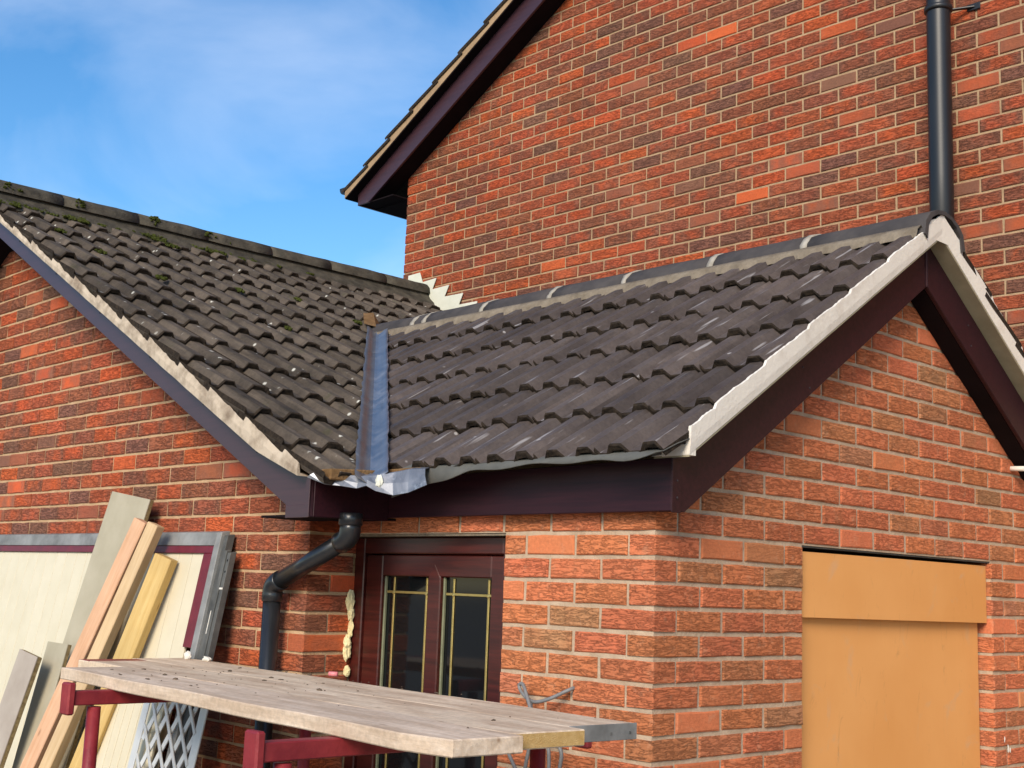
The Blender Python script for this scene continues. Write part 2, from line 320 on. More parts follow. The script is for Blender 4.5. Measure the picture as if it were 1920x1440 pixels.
def grid(name, rows, mat, parent=None, thick=0.0, smooth=True, **k):
    """sheet from a list of rows of points; solidified downwards by thick."""
    nr, nc = len(rows), len(rows[0]); vs = [Vector(p) for r_ in rows for p in r_]
    fs = [(i * nc + j, i * nc + j + 1, (i + 1) * nc + j + 1, (i + 1) * nc + j) for i in range(nr - 1) for j in range(nc - 1)]
    me = mesh(name, vs, fs, mat, smooth)
    o = link(name, me, parent, **k)
    if thick:
        md = o.modifiers.new('solid', 'SOLIDIFY'); md.thickness = thick; md.offset = -1
    return o
def toscreen(p):
    d = Vector(p) - CAM; z = d.dot(fwd)
    return (960 + FPX * d.dot(cr) / z, 720 - FPX * d.dot(cu) / z) if z > 0.1 else (-9999, -9999)

# ------------------------------------------------------------------ geometry constants
XL, YL = -1.568, -0.163          # outer corner of the wing's gable wall
XM, YM = -4.811, 2.755           # outer corner of the two-storey house
PR, PZ, PS = 1.46, 3.423, 0.657  # porch ridge line (y), roll-top apex height, slope
LR, LZ, LS = -4.60, 4.021, 0.4915
def zp(y): return PZ - PS * abs(y - PR)
def zl(x): return LZ - LS * abs(x - LR)
def vd(x, y): return (0.7481 * x + y + 1.0715) / 1.2489      # plan distance from the valley, + on the porch side

# ------------------------------------------------------------------ ground
gv = [(-400, -400, 0), (400, -400, 0), (400, 400, 0), (-400, 400, 0)]
link('ground', mesh('ground', gv, [(0, 1, 2, 3)], 'ground'), kind='structure', label='flat grey concrete yard in front of the house')

# ------------------------------------------------------------------ the three buildings
house = thing('house', 'tall two-storey red-brown brick house behind, with black soil pipe on its gable', 'house', (-0.4, YM, 0))
wing = thing('garage_wing', 'single-storey brick wing at left under a mossy dark tiled gable roof', 'building', (LR, YL, 0))
porch = thing('porch', 'small orange brick porch with boarded window and dark tiled roof', 'porch', (-0.8, 0, 0))

# ------------------------------------------------------------------ brickwork
BC = {}
def brick_me(ln, dep, v, mats):
    key = (round(ln, 3), dep, v, mats)
    if key in BC: return BC[key]
    rnd = random.Random(hash((round(ln * 1000), int(dep * 1000), v)) & 0xffff)
    hx, hz = (ln / 2 - 0.0018, 0.0307) if 'new' in mats else (ln / 2 - 0.0006, 0.0317); n = 4 if ln > 0.09 else 2
    j = lambda a: rnd.uniform(-a, a)
    ring = [(-hx + 2 * hx * i / (n - 1), -hz) for i in range(n)] + [(hx - 2 * hx * i / (n - 1), hz) for i in range(n)]
    rim = [(x + j(0.0012), z + j(0.0016)) for x, z in ring]; k = len(ring)
    sx = max(0.0, (hx - 0.0045) / hx); sz = (hz - 0.0040) / hz
    vs = [(x, dep, z) for x, z in ring] + [(x, 0.0035 + j(0.001), z) for x, z in rim] + [(x * sx + j(0.001), j(0.0013), z * sz + j(0.0012)) for x, z in rim]
    fs = [(i, (i + 1) % k, k + (i + 1) % k, k + i) for i in range(k)] + [(k + i, k + (i + 1) % k, 2 * k + (i + 1) % k, 2 * k + i) for i in range(k)] + [tuple(range(2 * k, 3 * k))]
    me = fixn(mesh('brick', vs, fs, mats)); BC[key] = me; return me

def pal_old(rnd):
    u = rnd.random()
    if u < 0.17: c = (0.60, 0.115, 0.038); a = rnd.uniform(0.45, 1)
    elif u < 0.62: c = (0.49, 0.108, 0.045); a = rnd.uniform(0.25, 0.8)
    elif u < 0.90: c = (0.355, 0.108, 0.055); a = rnd.uniform(0.2, 0.8)
    else: c = (0.250, 0.108, 0.070); a = rnd.uniform(0.3, 1)
    s = rnd.uniform(0.92, 1.10); return (c[0] * s, c[1] * s * rnd.uniform(0.93, 1.10), c[2] * s, a)
def pal_new(rnd):
    u = rnd.random()
    if u < 0.82: c = (0.66, 0.195, 0.085); a = rnd.uniform(0.65, 1)
    elif u < 0.95: c = (0.60, 0.205, 0.095); a = rnd.uniform(0.4, 0.9)
    else: c = (0.50, 0.215, 0.110); a = rnd.uniform(0.2, 0.8)
    s = rnd.uniform(0.92, 1.10); return (c[0] * s, c[1] * s * rnd.uniform(0.92, 1.12), c[2] * s, a)

def lay(wall, org, along, rot, n0, n1, smax, halfrow, mats, pal, keep, corner=True, openings=(), limit=300, visible=None, seed=1):
    """stretcher bond from a corner. halfrow(n): this course starts with a header. corner: two faces share the corner brick."""
    rnd = random.Random(seed); org = Vector(org); along = Vector(along); todo = []
    for n in range(n0, n1):
        z = n * 0.075 + 0.005 + 0.0325; s = 0.0; first = True
        while s < smax - 0.02:
            ln = 0.1025 if (first and halfrow(n)) else 0.215
            a, b = s, min(s + ln, smax); segs = [(a, b, 0.1025 if first else 0.05)]
            if first and halfrow(n) and corner: segs = []
            for lo, hi, zlo, zhi in openings:
                if zlo - 0.01 < z < zhi + 0.01:
                    out = []
                    for p, q, d in segs:
                        if q <= lo + 1e-6 or p >= hi - 1e-6: out.append((p, q, 0.1025 if abs(p - hi) < 0.02 else d)); continue
                        if p < lo - 0.025: out.append((p, lo, d))
                        if q > hi + 0.025: out.append((hi, q, 0.1025))
                    segs = out
            for p, q, d in segs:
                c = org + along * ((p + q) / 2) + Vector((0, 0, z))
                if keep(c, q - p): todo.append((c, q - p, d, pal(rnd)))
            s += ln + 0.01; first = False
    def score(c):
        u, v = toscreen(c); dist = (c - CAM).length
        inside = -60 < u < 1980 and -60 < v < 1500
        if visible is not None and not visible(u, v): inside = False
        return (inside, 1.0 / dist)
    todo.sort(key=lambda q: score(q[0]), reverse=True)
    mass_v, mass_f, mass_c = [], [], []; cnt = 0
    for i, (c, ln, d, col) in enumerate(todo):
        me = brick_me(ln, d, rnd.randrange(5), mats[0]); off = Vector((0, rnd.uniform(-0.0018, 0.0018), 0))
        mw = Matrix.Translation(c) @ Matrix.Rotation(rot, 4, 'Z') @ Matrix.Translation(off) @ Matrix.Rotation(rnd.uniform(-0.006, 0.006), 4, 'Y')
        if cnt < limit and score(c)[0]:
            o = bpy.data.objects.new('brick', me); C.objects.link(o); o.parent = wall; o.matrix_parent_inverse = Matrix(); o.matrix_basis = mw; o.color = col; cnt += 1
        else:
            b0 = len(mass_v); mass_v += [mw @ v.co for v in me.vertices]; mass_f += [tuple(b0 + q for q in p.vertices) for p in me.polygons]; mass_c += [col] * len(me.vertices)
    if mass_v:
        me = mesh('brick_mass', mass_v, mass_f, mats[1]); at = me.color_attributes.new('Col', 'FLOAT_COLOR', 'POINT')
        at.data.foreach_set('color', [q for c in mass_c for q in c])
        o = bpy.data.objects.new('brick_mass', me); C.objects.link(o); o.parent = wall; o['kind'] = 'stuff'

OLD = ('brick_old', 'brick_old_mass'); NEW = ('brick_new', 'brick_new_mass')
RE = 0.0065   # mortar recess
# -- two-storey house gable wall (faces -Y)
HB = lambda x: 5.128 - 0.02 + 0.570 * (x + 4.448)      # soffit line of the house gable
HRX = 1.2                                               # house ridge x (out of frame)
hb = lambda x: HB(x) if x < HRX else HB(2 * HRX - x)
hw = prism('gable_wall', [(XM + RE, 0), (2 * HRX - XM, 0), (2 * HRX - XM, HB(XM) + 0.06), (HRX, HB(HRX) + 0.06), (XM + RE, HB(XM) + 0.06)], 1, YM + RE, YM + 0.25, 'mortar_house', house)
pal_house = lambda r_: (lambda c: (c[0] * 0.95, c[1] * 0.93, c[2] * 0.93, c[3]))(pal_old(r_))
lay(hw, (XM, YM, 0), (1, 0, 0), 0, 38, 92, 6.6, lambda n: n % 2 == 1, OLD, pal_house,
    lambda c, l: c.z - 0.0325 < hb(c.x + l / 2) + 0.01 and c.z + 0.0325 < hb(c.x - l / 2) + 0.215, corner=False,
    visible=lambda u, v: u > 740 and v < 640 and (v < 580 - (u - 757) * 0.175 or u > 1740) and (u < 1740 or v < 400 + (u - 1740) * 1.55), seed=11)
# -- wing gable wall (faces -Y) and its return (faces +X)
lb_ = lambda x: 3.80 - 0.505 * abs(x - LR)             # top of the brickwork under the wing's roof
ww = prism('gable_wall', [(2 * LR - XL, 0), (XL - RE, 0), (XL - RE, lb_(XL) + 0.02), (LR, lb_(LR) + 0.02), (2 * LR - XL, lb_(XL) + 0.02)], 1, YL + RE, YL + 0.22, 'mortar_old', wing)
lay(ww, (XL, YL, 0), (-1, 0, 0), 0, 8, 56, 3.9, lambda n: n % 2 == 0, OLD, pal_old,
    lambda c, l: c.z + 0.0325 < lb_(c.x + l / 2) + 0.02,
    visible=lambda u, v: v > 440 + u * 0.82 and v < 1330, seed=12)
wr = box('return_wall', (XL - 0.2, YL + 0.222, 0), (XL - RE, 0.40, 2.15), 'mortar_old', wing)
lay(wr, (XL, YL, 0), (0, 1, 0), math.pi / 2, 8, 29, 0.44, lambda n: n % 2 == 1, OLD, pal_old, lambda c, l: True, seed=13)
# -- porch: door wall (faces -Y) and gable wall with the boarded opening (faces +X)
WO = (0.776, 2.1345)
gb_ = lambda y: 3.12 - 0.665 * abs(y - PR)             # soffit line of the porch gable
dw = prism('door_wall', [(-0.66, 0), (-RE, 0), (-RE, 2.172), (XL + 0.001, 2.172), (XL + 0.001, 2.103), (-0.66, 2.103)], 1, RE, 0.115, 'mortar_new', porch)
lay(dw, (0, 0, 0), (-1, 0, 0), 0, 8, 29, 1.565, lambda n: n % 2 == 1, NEW, pal_new, lambda c, l: True, openings=((0.66, 1.60, 0, 2.1),), seed=14)
gw = prism('gable_wall', [(0.116, 0), (WO[0], 0), (WO[0], 2.1), (WO[1] + 0.006, 2.1), (WO[1] + 0.006, 0), (YM, 0), (YM, gb_(YM) + 0.03), (PR, gb_(PR) + 0.03), (0.116, gb_(0.116) + 0.03)], 0, -RE, -0.22, 'mortar_new', porch)
lay(gw, (0, 0, 0), (0, 1, 0), math.pi / 2, 8, 44, YM, lambda n: n % 2 == 0, NEW, pal_new,
    lambda c, l: c.z - 0.0325 < gb_(c.y + (l / 2) * (0.5 if c.y > PR else -0.5)) and c.z + 0.0325 < gb_(c.y - l / 2 if c.y < PR else c.y + l / 2) + 0.15,
    openings=((WO[0], WO[1], 0, 2.1),), seed=15)
box('lintel', (-0.012, WO[0] - 0.1, 2.094), (-0.21, WO[1] + 0.1, 2.104), 'steel_dark', porch)
box('door_lintel', (XL + 0.002, 0.012, 2.094), (-0.56, 0.114, 2.1035), 'bed_mortar', porch)

# ------------------------------------------------------------------ roof tiles
TW, GA = 0.262, 0.300
def tile_mesh(v, mats, ln=0.345):
    rnd = random.Random(100 + v)
    prof = [(0.0, -0.008), (0.012, -0.028), (0.044, -0.028), (0.064, 0.0), (0.108, 0.0), (0.128, -0.028), (0.175, -0.028), (0.195, 0.0), (0.239, 0.0), (0.2605, -0.026)]
    # y: 0 at the front edge, ln at the head (tucked under the course above)
    ys = [0.0, 0.006, ln]; vs = []; n = len(prof)
    for yi, y in enumerate(ys):
        for x, h in prof:
            jz = rnd.uniform(-0.003, 0.003) if yi == 0 else 0
            jy = rnd.uniform(-0.004, 0.004) if yi < 2 else 0
            vs.append((x, y + jy, h + jz - (0.004 if yi == 0 else 0) - 0.026 * y / ln))
    for y in (0.0, ln):
        for x, h in prof:
            vs.append((x, y + (rnd.uniform(0.0, 0.006) if y == 0 else 0), h - 0.022 - 0.026 * y / ln + (rnd.uniform(-0.003, 0.003) if y == 0 else 0)))
    fs, mi = [], []
    for r_ in range(2):
        for i in range(n - 1): fs.append((r_ * n + i, r_ * n + i + 1, (r_ + 1) * n + i + 1, (r_ + 1) * n + i)); mi.append(1 if r_ == 0 else 0)
    for i in range(n - 1):
        fs.append((3 * n + i, 3 * n + i + 1, i + 1, i)); mi.append(1)
        fs.append((4 * n + i, 4 * n + i + 1, 3 * n + i + 1, 3 * n + i)); mi.append(0)
        fs.append((2 * n + i, 2 * n + i + 1, 4 * n + i + 1, 4 * n + i)); mi.append(0)
    for e in (0, n - 1): fs += [(e, n + e, 2 * n + e, 4 * n + e, 3 * n + e)]; mi.append(1)
    me = mesh('roof_tile', vs, fs, mats); me.polygons.foreach_set('material_index', mi); return fixn(me)
def clip(me, mw, planes):
    """cut a tile in world space; keeps the side the normal points to."""
    bm = bmesh.new(); bm.from_mesh(me); inv = mw.inverted()
    for co, no in planes:
        lc = inv @ Vector(co); ln = (mw.to_3x3().transposed() @ Vector(no)).normalized()
        r_ = bmesh.ops.bisect_plane(bm, geom=bm.verts[:] + bm.edges[:] + bm.faces[:], plane_co=lc, plane_no=ln, clear_inner=True)
        ed = [e for e in r_['geom_cut'] if isinstance(e, bmesh.types.BMEdge)]
        if ed: bmesh.ops.edgenet_fill(bm, edges=[e for e in ed if e.is_boundary], mat_nr=1)
    if len(bm.faces) < 4: bm.free(); return None
    nm = bpy.data.meshes.new('roof_tile'); bm.to_mesh(nm); bm.free()
    for q in me.materials: nm.materials.append(q)
    return nm
def tiles(parent, base, ux, uy, cols, rows, mats, planes_for, rnd, gauge=GA):
    """lay tiles: base is the front left corner on the roll-top plane, ux across, uy up the slope."""
    ux = Vector(ux).normalized(); uy = Vector(uy).normalized(); uz = ux.cross(uy); var = [tile_mesh(i, mats) for i in range(4)]
    for r_ in range(rows):
        for c_ in cols:
            p = Vector(base) + ux * (c_ * TW + rnd.uniform(-0.002, 0.002)) + uy * (r_ * gauge + rnd.uniform(-0.006, 0.006)) + uz * rnd.uniform(-0.004, 0.004)
            rot = Matrix((ux, uy, uz)).transposed().to_4x4(); rot.translation = p
            mw = rot @ Matrix.Rotation(rnd.uniform(-0.006, 0.006), 4, 'Z') @ Matrix.Rotation(rnd.uniform(-0.014, 0.014), 4, 'Y')
            me = var[rnd.randrange(4)]; pl = planes_for(p, ux, uy)
            if pl is None: continue
            if pl:
                me = clip(me, mw, pl)
                if me is None: continue
            o = bpy.data.objects.new('roof_tile', me); C.objects.link(o); o.parent = parent; o.matrix_parent_inverse = Matrix(); o.matrix_basis = mw
rnd = random.Random(5)
VN = Vector((0.599, 0.801, 0)); VP = Vector((-1.608, -1.0715 + 0.7481 * 1.608, 0))   # valley line in plan
HV = 0.048
xo = 0.165
# porch front slope: decking sheet (below the tiles) then the tiles
ca = math.atan(PS); cy, sy = math.cos(ca), math.sin(ca)
def porch_deck():
    f = lambda x, y: (x, y, zp(y) - 0.075)
    xv = lambda y: (-1.0715 - y) / 0.7481
    vs = [f(0.06, -0.10), f(0.06, PR), f(xv(PR), PR), f(xv(-0.10), -0.10), f(0.06, YM - 0.01), f(xv(PR) + 1.7, YM - 0.01)]
    return mesh('roof', vs, [(0, 1, 2, 3), (1, 4, 5, 2)], 'felt')
proof = link('roof', porch_deck(), porch)
def pl_porch(p, ux, uy):
    c = p + ux * TW / 2 + uy * 0.17
    pls = []
    ds = [vd(*(p + ux * a + uy * b)[:2]) for a in (0, TW) for b in (0, 0.345)]
    if max(ds) < HV + 0.01: return None
    if min(ds) < HV + 0.01: pls.append((VP + VN * HV, VN))
    if (p + uy * 0.35).y > PR - 0.16: pls.append(((0, PR - 0.15, 0), (0, -1, 0)))
    if p.y > PR - 0.16: return None
    return pls
YE = -0.185
tiles(proof, (xo - 0.001 - TW, YE, zp(YE)), (1, 0, 0), (0, cy, sy), range(0, -13, -1), 6, ('tile_new', 'tile_edge'), pl_porch, rnd, 0.2985)
# rear slope verge tiles
tiles(proof, (0.17, PR + (PR - YE), zp(PR + (PR - YE))), (-1, 0, 0), (0, -cy, sy), range(0, 2), 6, ('tile_new', 'tile_edge'),
      lambda p, ux, uy: None if p.y < PR + 0.16 or p.y > YM + 0.35 else [((0, YM, 0), (0, -1, 0))] + ([((0, PR + 0.15, 0), (0, 1, 0))] if (p + uy * 0.35).y < PR + 0.16 else []), rnd, 0.2985)
# wing slopes
la = math.atan(LS); cl, sn = math.cos(la), math.sin(la)
def wing_deck():
    f = lambda x, y: (x, y, zl(x) - 0.075); xv = lambda y: (-1.0715 - y) / 0.7481
    xa = xv(PR); xb = (YM - 3.991) / 0.7481
    vs = [f(LR, -0.38), f(-1.17, -0.38), f(-1.17, -0.22), f(xa, PR), f(xb, YM), f(LR, YM), f(2 * LR + 1.17, -0.38), f(2 * LR + 1.17, YM)]
    return mesh('roof', vs, [(0, 1, 2, 3), (0, 3, 4, 5), (0, 5, 7, 6)], 'felt')
wroof = link('roof', wing_deck(), wing)
XE = -1.083
V2N = Vector((-0.599, 0.801, 0)).normalized(); V2P = Vector((-3.0, 3.991 - 0.7481 * 3.0, 0))
def pl_wing(p, ux, uy):
    cs = [(p + ux * a + uy * b) for a in (0, TW) for b in (0, 0.345)]
    if p.y > YM: return None
    pls = []
    if (p + ux * TW / 2).y < PR + 0.05:
        ds = [vd(q.x, q.y) for q in cs]
        if min(ds) > -HV - 0.01: return None
        if max(ds) > -HV - 0.01: pls.append((VP - VN * HV, -VN))
    else:
        ds = [(q - V2P).dot(V2N) for q in cs]
        if max(ds) < 0: return None
        if min(ds) < 0: pls.append((V2P, V2N))
    if (p + ux * TW).y > YM - 0.005: pls.append(((0, YM - 0.004, 0), (0, -1, 0)))
    if p.x < LR + 0.16: return None
    if (p + uy * 0.345).x < LR + 0.10: pls.append(((LR + 0.10, 0, 0), (1, 0, 0)))
    return pls
tiles(wroof, (XE, -0.445, zl(XE)), (0, 1, 0), (-cl, 0, sn), range(0, 13), 13, ('tile_old', 'tile_edge'), pl_wing, rnd, 0.2985)

# ------------------------------------------------------------------ ridges
def ridge_me(ln, hw_, rise, axis, mat, th=0.014, seed=0):
    n = 9; vs, fs = [], []; rd = random.Random(seed)
    pr = [(-hw_ * math.cos(math.pi * i / (n - 1)) , rise * (math.sin(math.pi * i / (n - 1)) ** 0.8)) for i in range(n)]
    for e in range(5):
        x = ln * e / 4
        for a, b in pr: vs.append((x, a + rd.uniform(-0.002, 0.002), b + rd.uniform(-0.002, 0.002)))
    for a, b in pr: vs.append((0, a * 0.86, b - th))
    for a, b in pr: vs.append((ln, a * 0.86, b - th))
    for e in range(4):
        for i in range(n - 1): fs.append((e * n + i, e * n + i + 1, (e + 1) * n + i + 1, (e + 1) * n + i))
    for i in range(n - 1):
        fs.append((5 * n + i, 5 * n + i + 1, i + 1, i)); fs.append((4 * n + i, 4 * n + i + 1, 6 * n + i + 1, 6 * n + i)); fs.append((6 * n + i, 6 * n + i + 1, 5 * n + i + 1, 5 * n + i))
    me = fixn(mesh('ridge_tile', vs, fs, mat, True))
    me.polygons.foreach_set('use_smooth', [i < 4 * (n - 1) for i in range(len(fs))]); return me
def place(name, me, parent, loc, rotz=0, roty=0):
    o = link(name, me, parent); o.matrix_basis = Matrix.Translation(Vector(loc)) @ Matrix.Rotation(rotz, 4, 'Z') @ Matrix.Rotation(roty, 4, 'Y'); return o
def arch_ring(name, parent, at, axis, hw_, rise, w, mat, seed=0):
    n = 11; rd = random.Random(seed); vs, fs = [], []
    for e, s in ((-w / 2, 1.0), (w / 2, 1.0), (w / 2, 0.80), (-w / 2, 0.80)):
        for i in range(n):
            a = math.pi * i / (n - 1); q = s * (1 + (rd.uniform(-0.02, 0.02) if s == 1 else 0))
            y, z = -hw_ * math.cos(a) * q, rise * math.sin(a) ** 0.8 * q
            ee = e + rd.uniform(-0.004, 0.004)
            vs.append((at[0] + ee, at[1] + y, at[2] + z) if axis == 0 else (at[0] + y, at[1] + ee, at[2] + z))
    for r_ in range(4):
        q = (r_ + 1) % 4
        for i in range(n - 1): fs.append((r_ * n + i, r_ * n + i + 1, q * n + i + 1, q * n + i))
    return link(name, fixn(mesh(name, vs, fs, mat, True)), parent)
PJ = [0.188, -0.356, -0.831, -1.325, -1.805, -2.300, -2.765, -2.860, -3.335]
RZ = 3.283; RH = 0.120
for i in range(len(PJ) - 1):
    a, b = PJ[i + 1] + 0.010, PJ[i] - 0.010
    place('ridge_tile', ridge_me(b - a, 0.155, RH, 0, 'ridge', seed=i), proof, (a, PR, RZ + rnd.uniform(-0.003, 0.003)), rnd.uniform(-0.004, 0.004), rnd.uniform(-0.006, 0.006))
    if 0 < i: arch_ring('ridge_mortar_joint', proof, (PJ[i], PR, RZ - 0.002), 0, 0.161, RH + 0.005, 0.026, 'joint_mortar', i)
def bed(name, parent, path, prof, mat, seed):
    """mortar fillet swept along a path of x (or y) values with a ragged lower edge."""
    rows = []; rd = random.Random(seed)
    for i, s in enumerate(path):
        j = rd.uniform(-0.008, 0.008); rows.append([prof(s, k, j) for k in range(4)])
    return grid(name, rows, mat, parent, 0.0)
fx = [0.165 - 0.033 * i for i in range(105)]
def bedp(s, k, j):
    y = (PR - 0.140, PR - 0.158, PR - 0.180 + j * 0.6, PR - 0.190 + j)[k]; wob = 0.006 * math.sin(s * 48)
    return (s, y, (RZ + 0.020, zp(y) - 0.002, zp(y) - 0.008 + wob * 0.3, zp(y) - 0.034)[k])
bed('ridge_bed_mortar', proof, fx, bedp, 'bed_mortar', 3)
bed('ridge_bed_mortar', proof, fx, lambda s, k, j: (lambda q: (q[0], 2 * PR - q[1], q[2]))(bedp(s, k, j)), 'bed_mortar', 4)
LT = 0.47; ny = 7
for i in range(ny):
    a = -0.47 + i * LT; b = min(a + LT - 0.001, YM - 0.004)
    place('ridge_tile', ridge_me(b - a, 0.130, 0.092, 0, 'ridge_old', seed=30 + i), wroof, (LR, a, 4.000 + rnd.uniform(-0.001, 0.001)), math.pi / 2, rnd.uniform(-0.001, 0.001))
rows = []; rd = random.Random(8)
for i in range(100):
    y = -0.45 + i * 0.0323; rows.append([(LR + 0.10, y, 4.010), (LR + 0.135, y, zl(LR + 0.135) + 0.004), (LR + 0.185 + rd.uniform(-0.012, 0.012), y, zl(LR + 0.185) - 0.006), (LR + 0.20 + rd.uniform(-0.01, 0.01), y, zl(LR + 0.2) - 0.034)])
grid('ridge_bed_mortar', rows, 'ridge_old', wroof)
# rounded mortar filling the porch ridge end
n = 12; vs = [(0.166, PR, RZ)] + [(0.166, PR - 0.125 * math.cos(math.pi * i / n), RZ + 0.088 * math.sin(math.pi * i / n) ** 0.8) for i in range(n + 1)]
vs += [(0.12, v[1], v[2]) for v in vs[1:]]; fs = [(0, i + 1, i) for i in range(1, n + 1)] + [(i, i + 1, i + n + 2, i + n + 1) for i in range(1, n + 1)]
link('ridge_end_mortar', mesh('ridge_end_mortar', vs, fs, 'verge_new'), proof)

# ------------------------------------------------------------------ porch verge, barge boards, fascia
XB, YF = 0.10, -0.05
def verge_strip(side):
    rd = random.Random(40 + side); N = 150; vs, fs = [], []; W_ = 6
    for i in range(N + 1):
        y = YF + (PR - YF) * i / N; yy = y if side == 0 else 2 * PR - y
        zb = 3.31 - 0.655 * (PR - y); ph = ((y - YE) / 0.2495) % 1.0; e = 0.0018 * mnoise.noise((y * 9, 3.0, side))
        zt = zp(y) - 0.022 - 0.012 * ph + 0.005 * mnoise.noise((y * 22, side, 0)) + 0.003 * mnoise.noise((y * 70, side, 0)); zt = max(zt, zb + 0.015)
        vs += [(0.02, yy, zb), (xo, yy, zb), (xo + 0.004 + e, yy, zb + 0.03), (xo + 0.006 + e, yy, zt), (xo - 0.004, yy, zt), (xo - 0.02, yy, zb + 0.012), ]
    for i in range(N):
        for k in range(W_):
            k2 = (k + 1) % W_; fs.append((i * W_ + k, i * W_ + k2, i * W_ + W_ + k2, i * W_ + W_ + k))
    fs += [tuple(range(W_)), tuple(N * W_ + k for k in range(W_))]
    return link('verge_mortar', fixn(mesh('verge_mortar', vs, fs, 'verge_new')), porch)
verge_strip(0)
verge_strip(1)
ucz = lambda y: 3.31 - 0.655 * abs(y - PR)
for s in (0, 1):
    ya, yb2 = (YF + 0.002, PR) if s == 0 else (PR, YM - 0.01)
    prism('undercloak', [(ya, ucz(ya) - 0.001), (yb2, ucz(yb2) - 0.001), (yb2, ucz(yb2) - 0.008), (ya, ucz(ya) - 0.008)], 0, 0.03, xo - 0.002, 'undercloak', porch)
def barge(name, poly, parent, axis, v0, v1, **k): return prism(name, poly, axis, v0, v1, 'upvc_shaded' if parent is porch else 'upvc', parent, 0.0025, **k)
fz0 = 2.158
bt = lambda y: ucz(y) - 0.010
yb0 = PR - (3.12 - fz0) / 0.665
barge('barge_board', [(YF + 0.001, bt(YF)), (YF + 0.001, fz0), (yb0, fz0), (PR - 0.002, 3.12), (PR - 0.002, bt(PR))], porch, 0, XB, XB - 0.018)
barge('barge_board', [(PR + 0.002, bt(PR)), (PR + 0.002, 3.12), (YM - 0.005, gb_(YM)), (YM - 0.005, bt(YM))], porch, 0, XB, XB - 0.018)
box('barge_joint_trim', (XB + 0.001, PR - 0.012, 3.118), (XB + 0.003, PR - 0.006, 3.285), 'upvc', porch)
box('corner_trim', (XB + 0.0005, YF - 0.002, fz0 - 0.004), (XB + 0.004, YF + 0.040, bt(YF) + 0.002), 'upvc_shaded', porch, 0.001)
for z in (2.195, 2.245): box('screw', (XB + 0.004, YF + 0.018, z), (XB + 0.0065, YF + 0.024, z + 0.006), 'screw', porch, 0.001)
for y, z in ((0.62, 2.68), (0.66, 2.615), (1.78, 3.02), (1.80, 2.94)): box('screw', (XB, y, z), (XB + 0.0025, y + 0.006, z + 0.006), 'screw', porch, 0.001)
prism('verge_soffit', [(yb0, fz0 + 0.003), (PR, 3.123), (PR, 3.135), (yb0, fz0 + 0.015)], 0, 0.0005, XB - 0.019, 'soffit', porch)
prism('verge_soffit', [(PR, 3.123), (YM - 0.005, gb_(YM) + 0.003), (YM - 0.005, gb_(YM) + 0.015), (PR, 3.135)], 0, 0.0005, XB - 0.019, 'soffit', porch)
# front eaves: fascia between the wing's box end and the porch corner
XI = -1.235
prism('end_filler', [(YF + 0.001, ucz(YF) - 0.002), (YF + 0.03, ucz(YF) - 0.002), (YF + 0.03, zp(YF) - 0.075), (YF + 0.001, zp(YF) - 0.080)], 0, 0.06, xo - 0.001, 'verge_new', porch)
prism('fascia_board', [(XI - 0.012, fz0), (XB - 0.0005, fz0), (XB - 0.0005, 2.315), (XI - 0.012, 2.300)], 1, YF, YF + 0.018, 'upvc_shaded', porch, 0.002)
box('eaves_soffit', (XI, YF + 0.019, fz0 + 0.004), (XB - 0.02, -0.001, fz0 + 0.013), 'soffit', porch)
box('eaves_soffit_cover', (-0.001, YF + 0.020, fz0 + 0.004), (XB - 0.02, 0.03, fz0 + 0.012), 'soffit', porch)
# grey underlay drooping over the fascia
rows = []
xs = [0.165 - i * 0.0318 for i in range(39)]
for i, x in enumerate(xs):
    t = i / (len(xs) - 1)
    droop = 0.003 + 0.020 * min(1, (0.165 - x) / 0.14) ** 0.7 + 0.006 * math.sin(x * 7.0) + 0.004 * math.sin(x * 23) + (0.075 * max(0, (-0.62 - x) / 0.40) ** 1.3 if x < -0.62 else 0)
    rows.append([(x, -0.02, 2.375), (x, -0.105, 2.345), (x, -0.165, 2.318), (x, -0.188 - 0.010 * math.sin(x * 9), 2.318 - droop)])
grid('underlay', rows, 'felt', porch, 0.003)

# ------------------------------------------------------------------ wing verge, barge board, box end
YB = -0.40
BT = [(LR, 3.950), (-4.362, 3.829), (-1.514, 2.377), (XI - 0.006, 2.278)]
BB = [(-1.383, 2.183), (-4.329, 3.697), (LR, 3.835)]
barge('barge_board', BT + [(XI, 2.14), (-1.378, 2.14)] + BB, wing, 1, YB, YB + 0.018)
mir = lambda q: [(2 * LR - x, z) for x, z in reversed(q)]
barge('barge_board', mir(BT + [(XI, 2.14), (-1.378, 2.14)] + BB), wing, 1, YB, YB + 0.018)
box('box_end_trim', (-1.378, YB - 0.003, 2.137), (XI - 0.002, YB - 0.0005, 2.182), 'upvc', wing, 0.001)
box('box_end_trim', (XI - 0.020, YB - 0.0045, 2.138), (XI + 0.003, YB - 0.0005, 2.278), 'upvc', wing, 0.001)
prism('box_side', [(YB + 0.019, 2.140), (YF - 0.001, 2.146), (YF - 0.001, 2.30), (YB + 0.019, 2.28)], 0, XI, XI - 0.015, 'upvc_shaded', wing, 0.002)
box('box_soffit', (-1.567, YB + 0.019, 2.142), (XI - 0.016, YL - 0.001, 2.150), 'soffit', wing)
box('box_soffit', (XL + 0.001, YL, 2.150), (XI - 0.016, -0.001, 2.156), 'soffit', wing)
prism('verge_soffit', [(-1.57, 2.280), (LR, 3.838), (LR, 3.846), (-1.57, 2.288)], 1, YB + 0.019, YL - 0.001, 'soffit', wing)
prism('verge_soffit', mir([(-1.57, 2.280), (LR, 3.838), (LR, 3.846), (-1.57, 2.288)]), 1, YB + 0.019, YL - 0.001, 'soffit', wing)
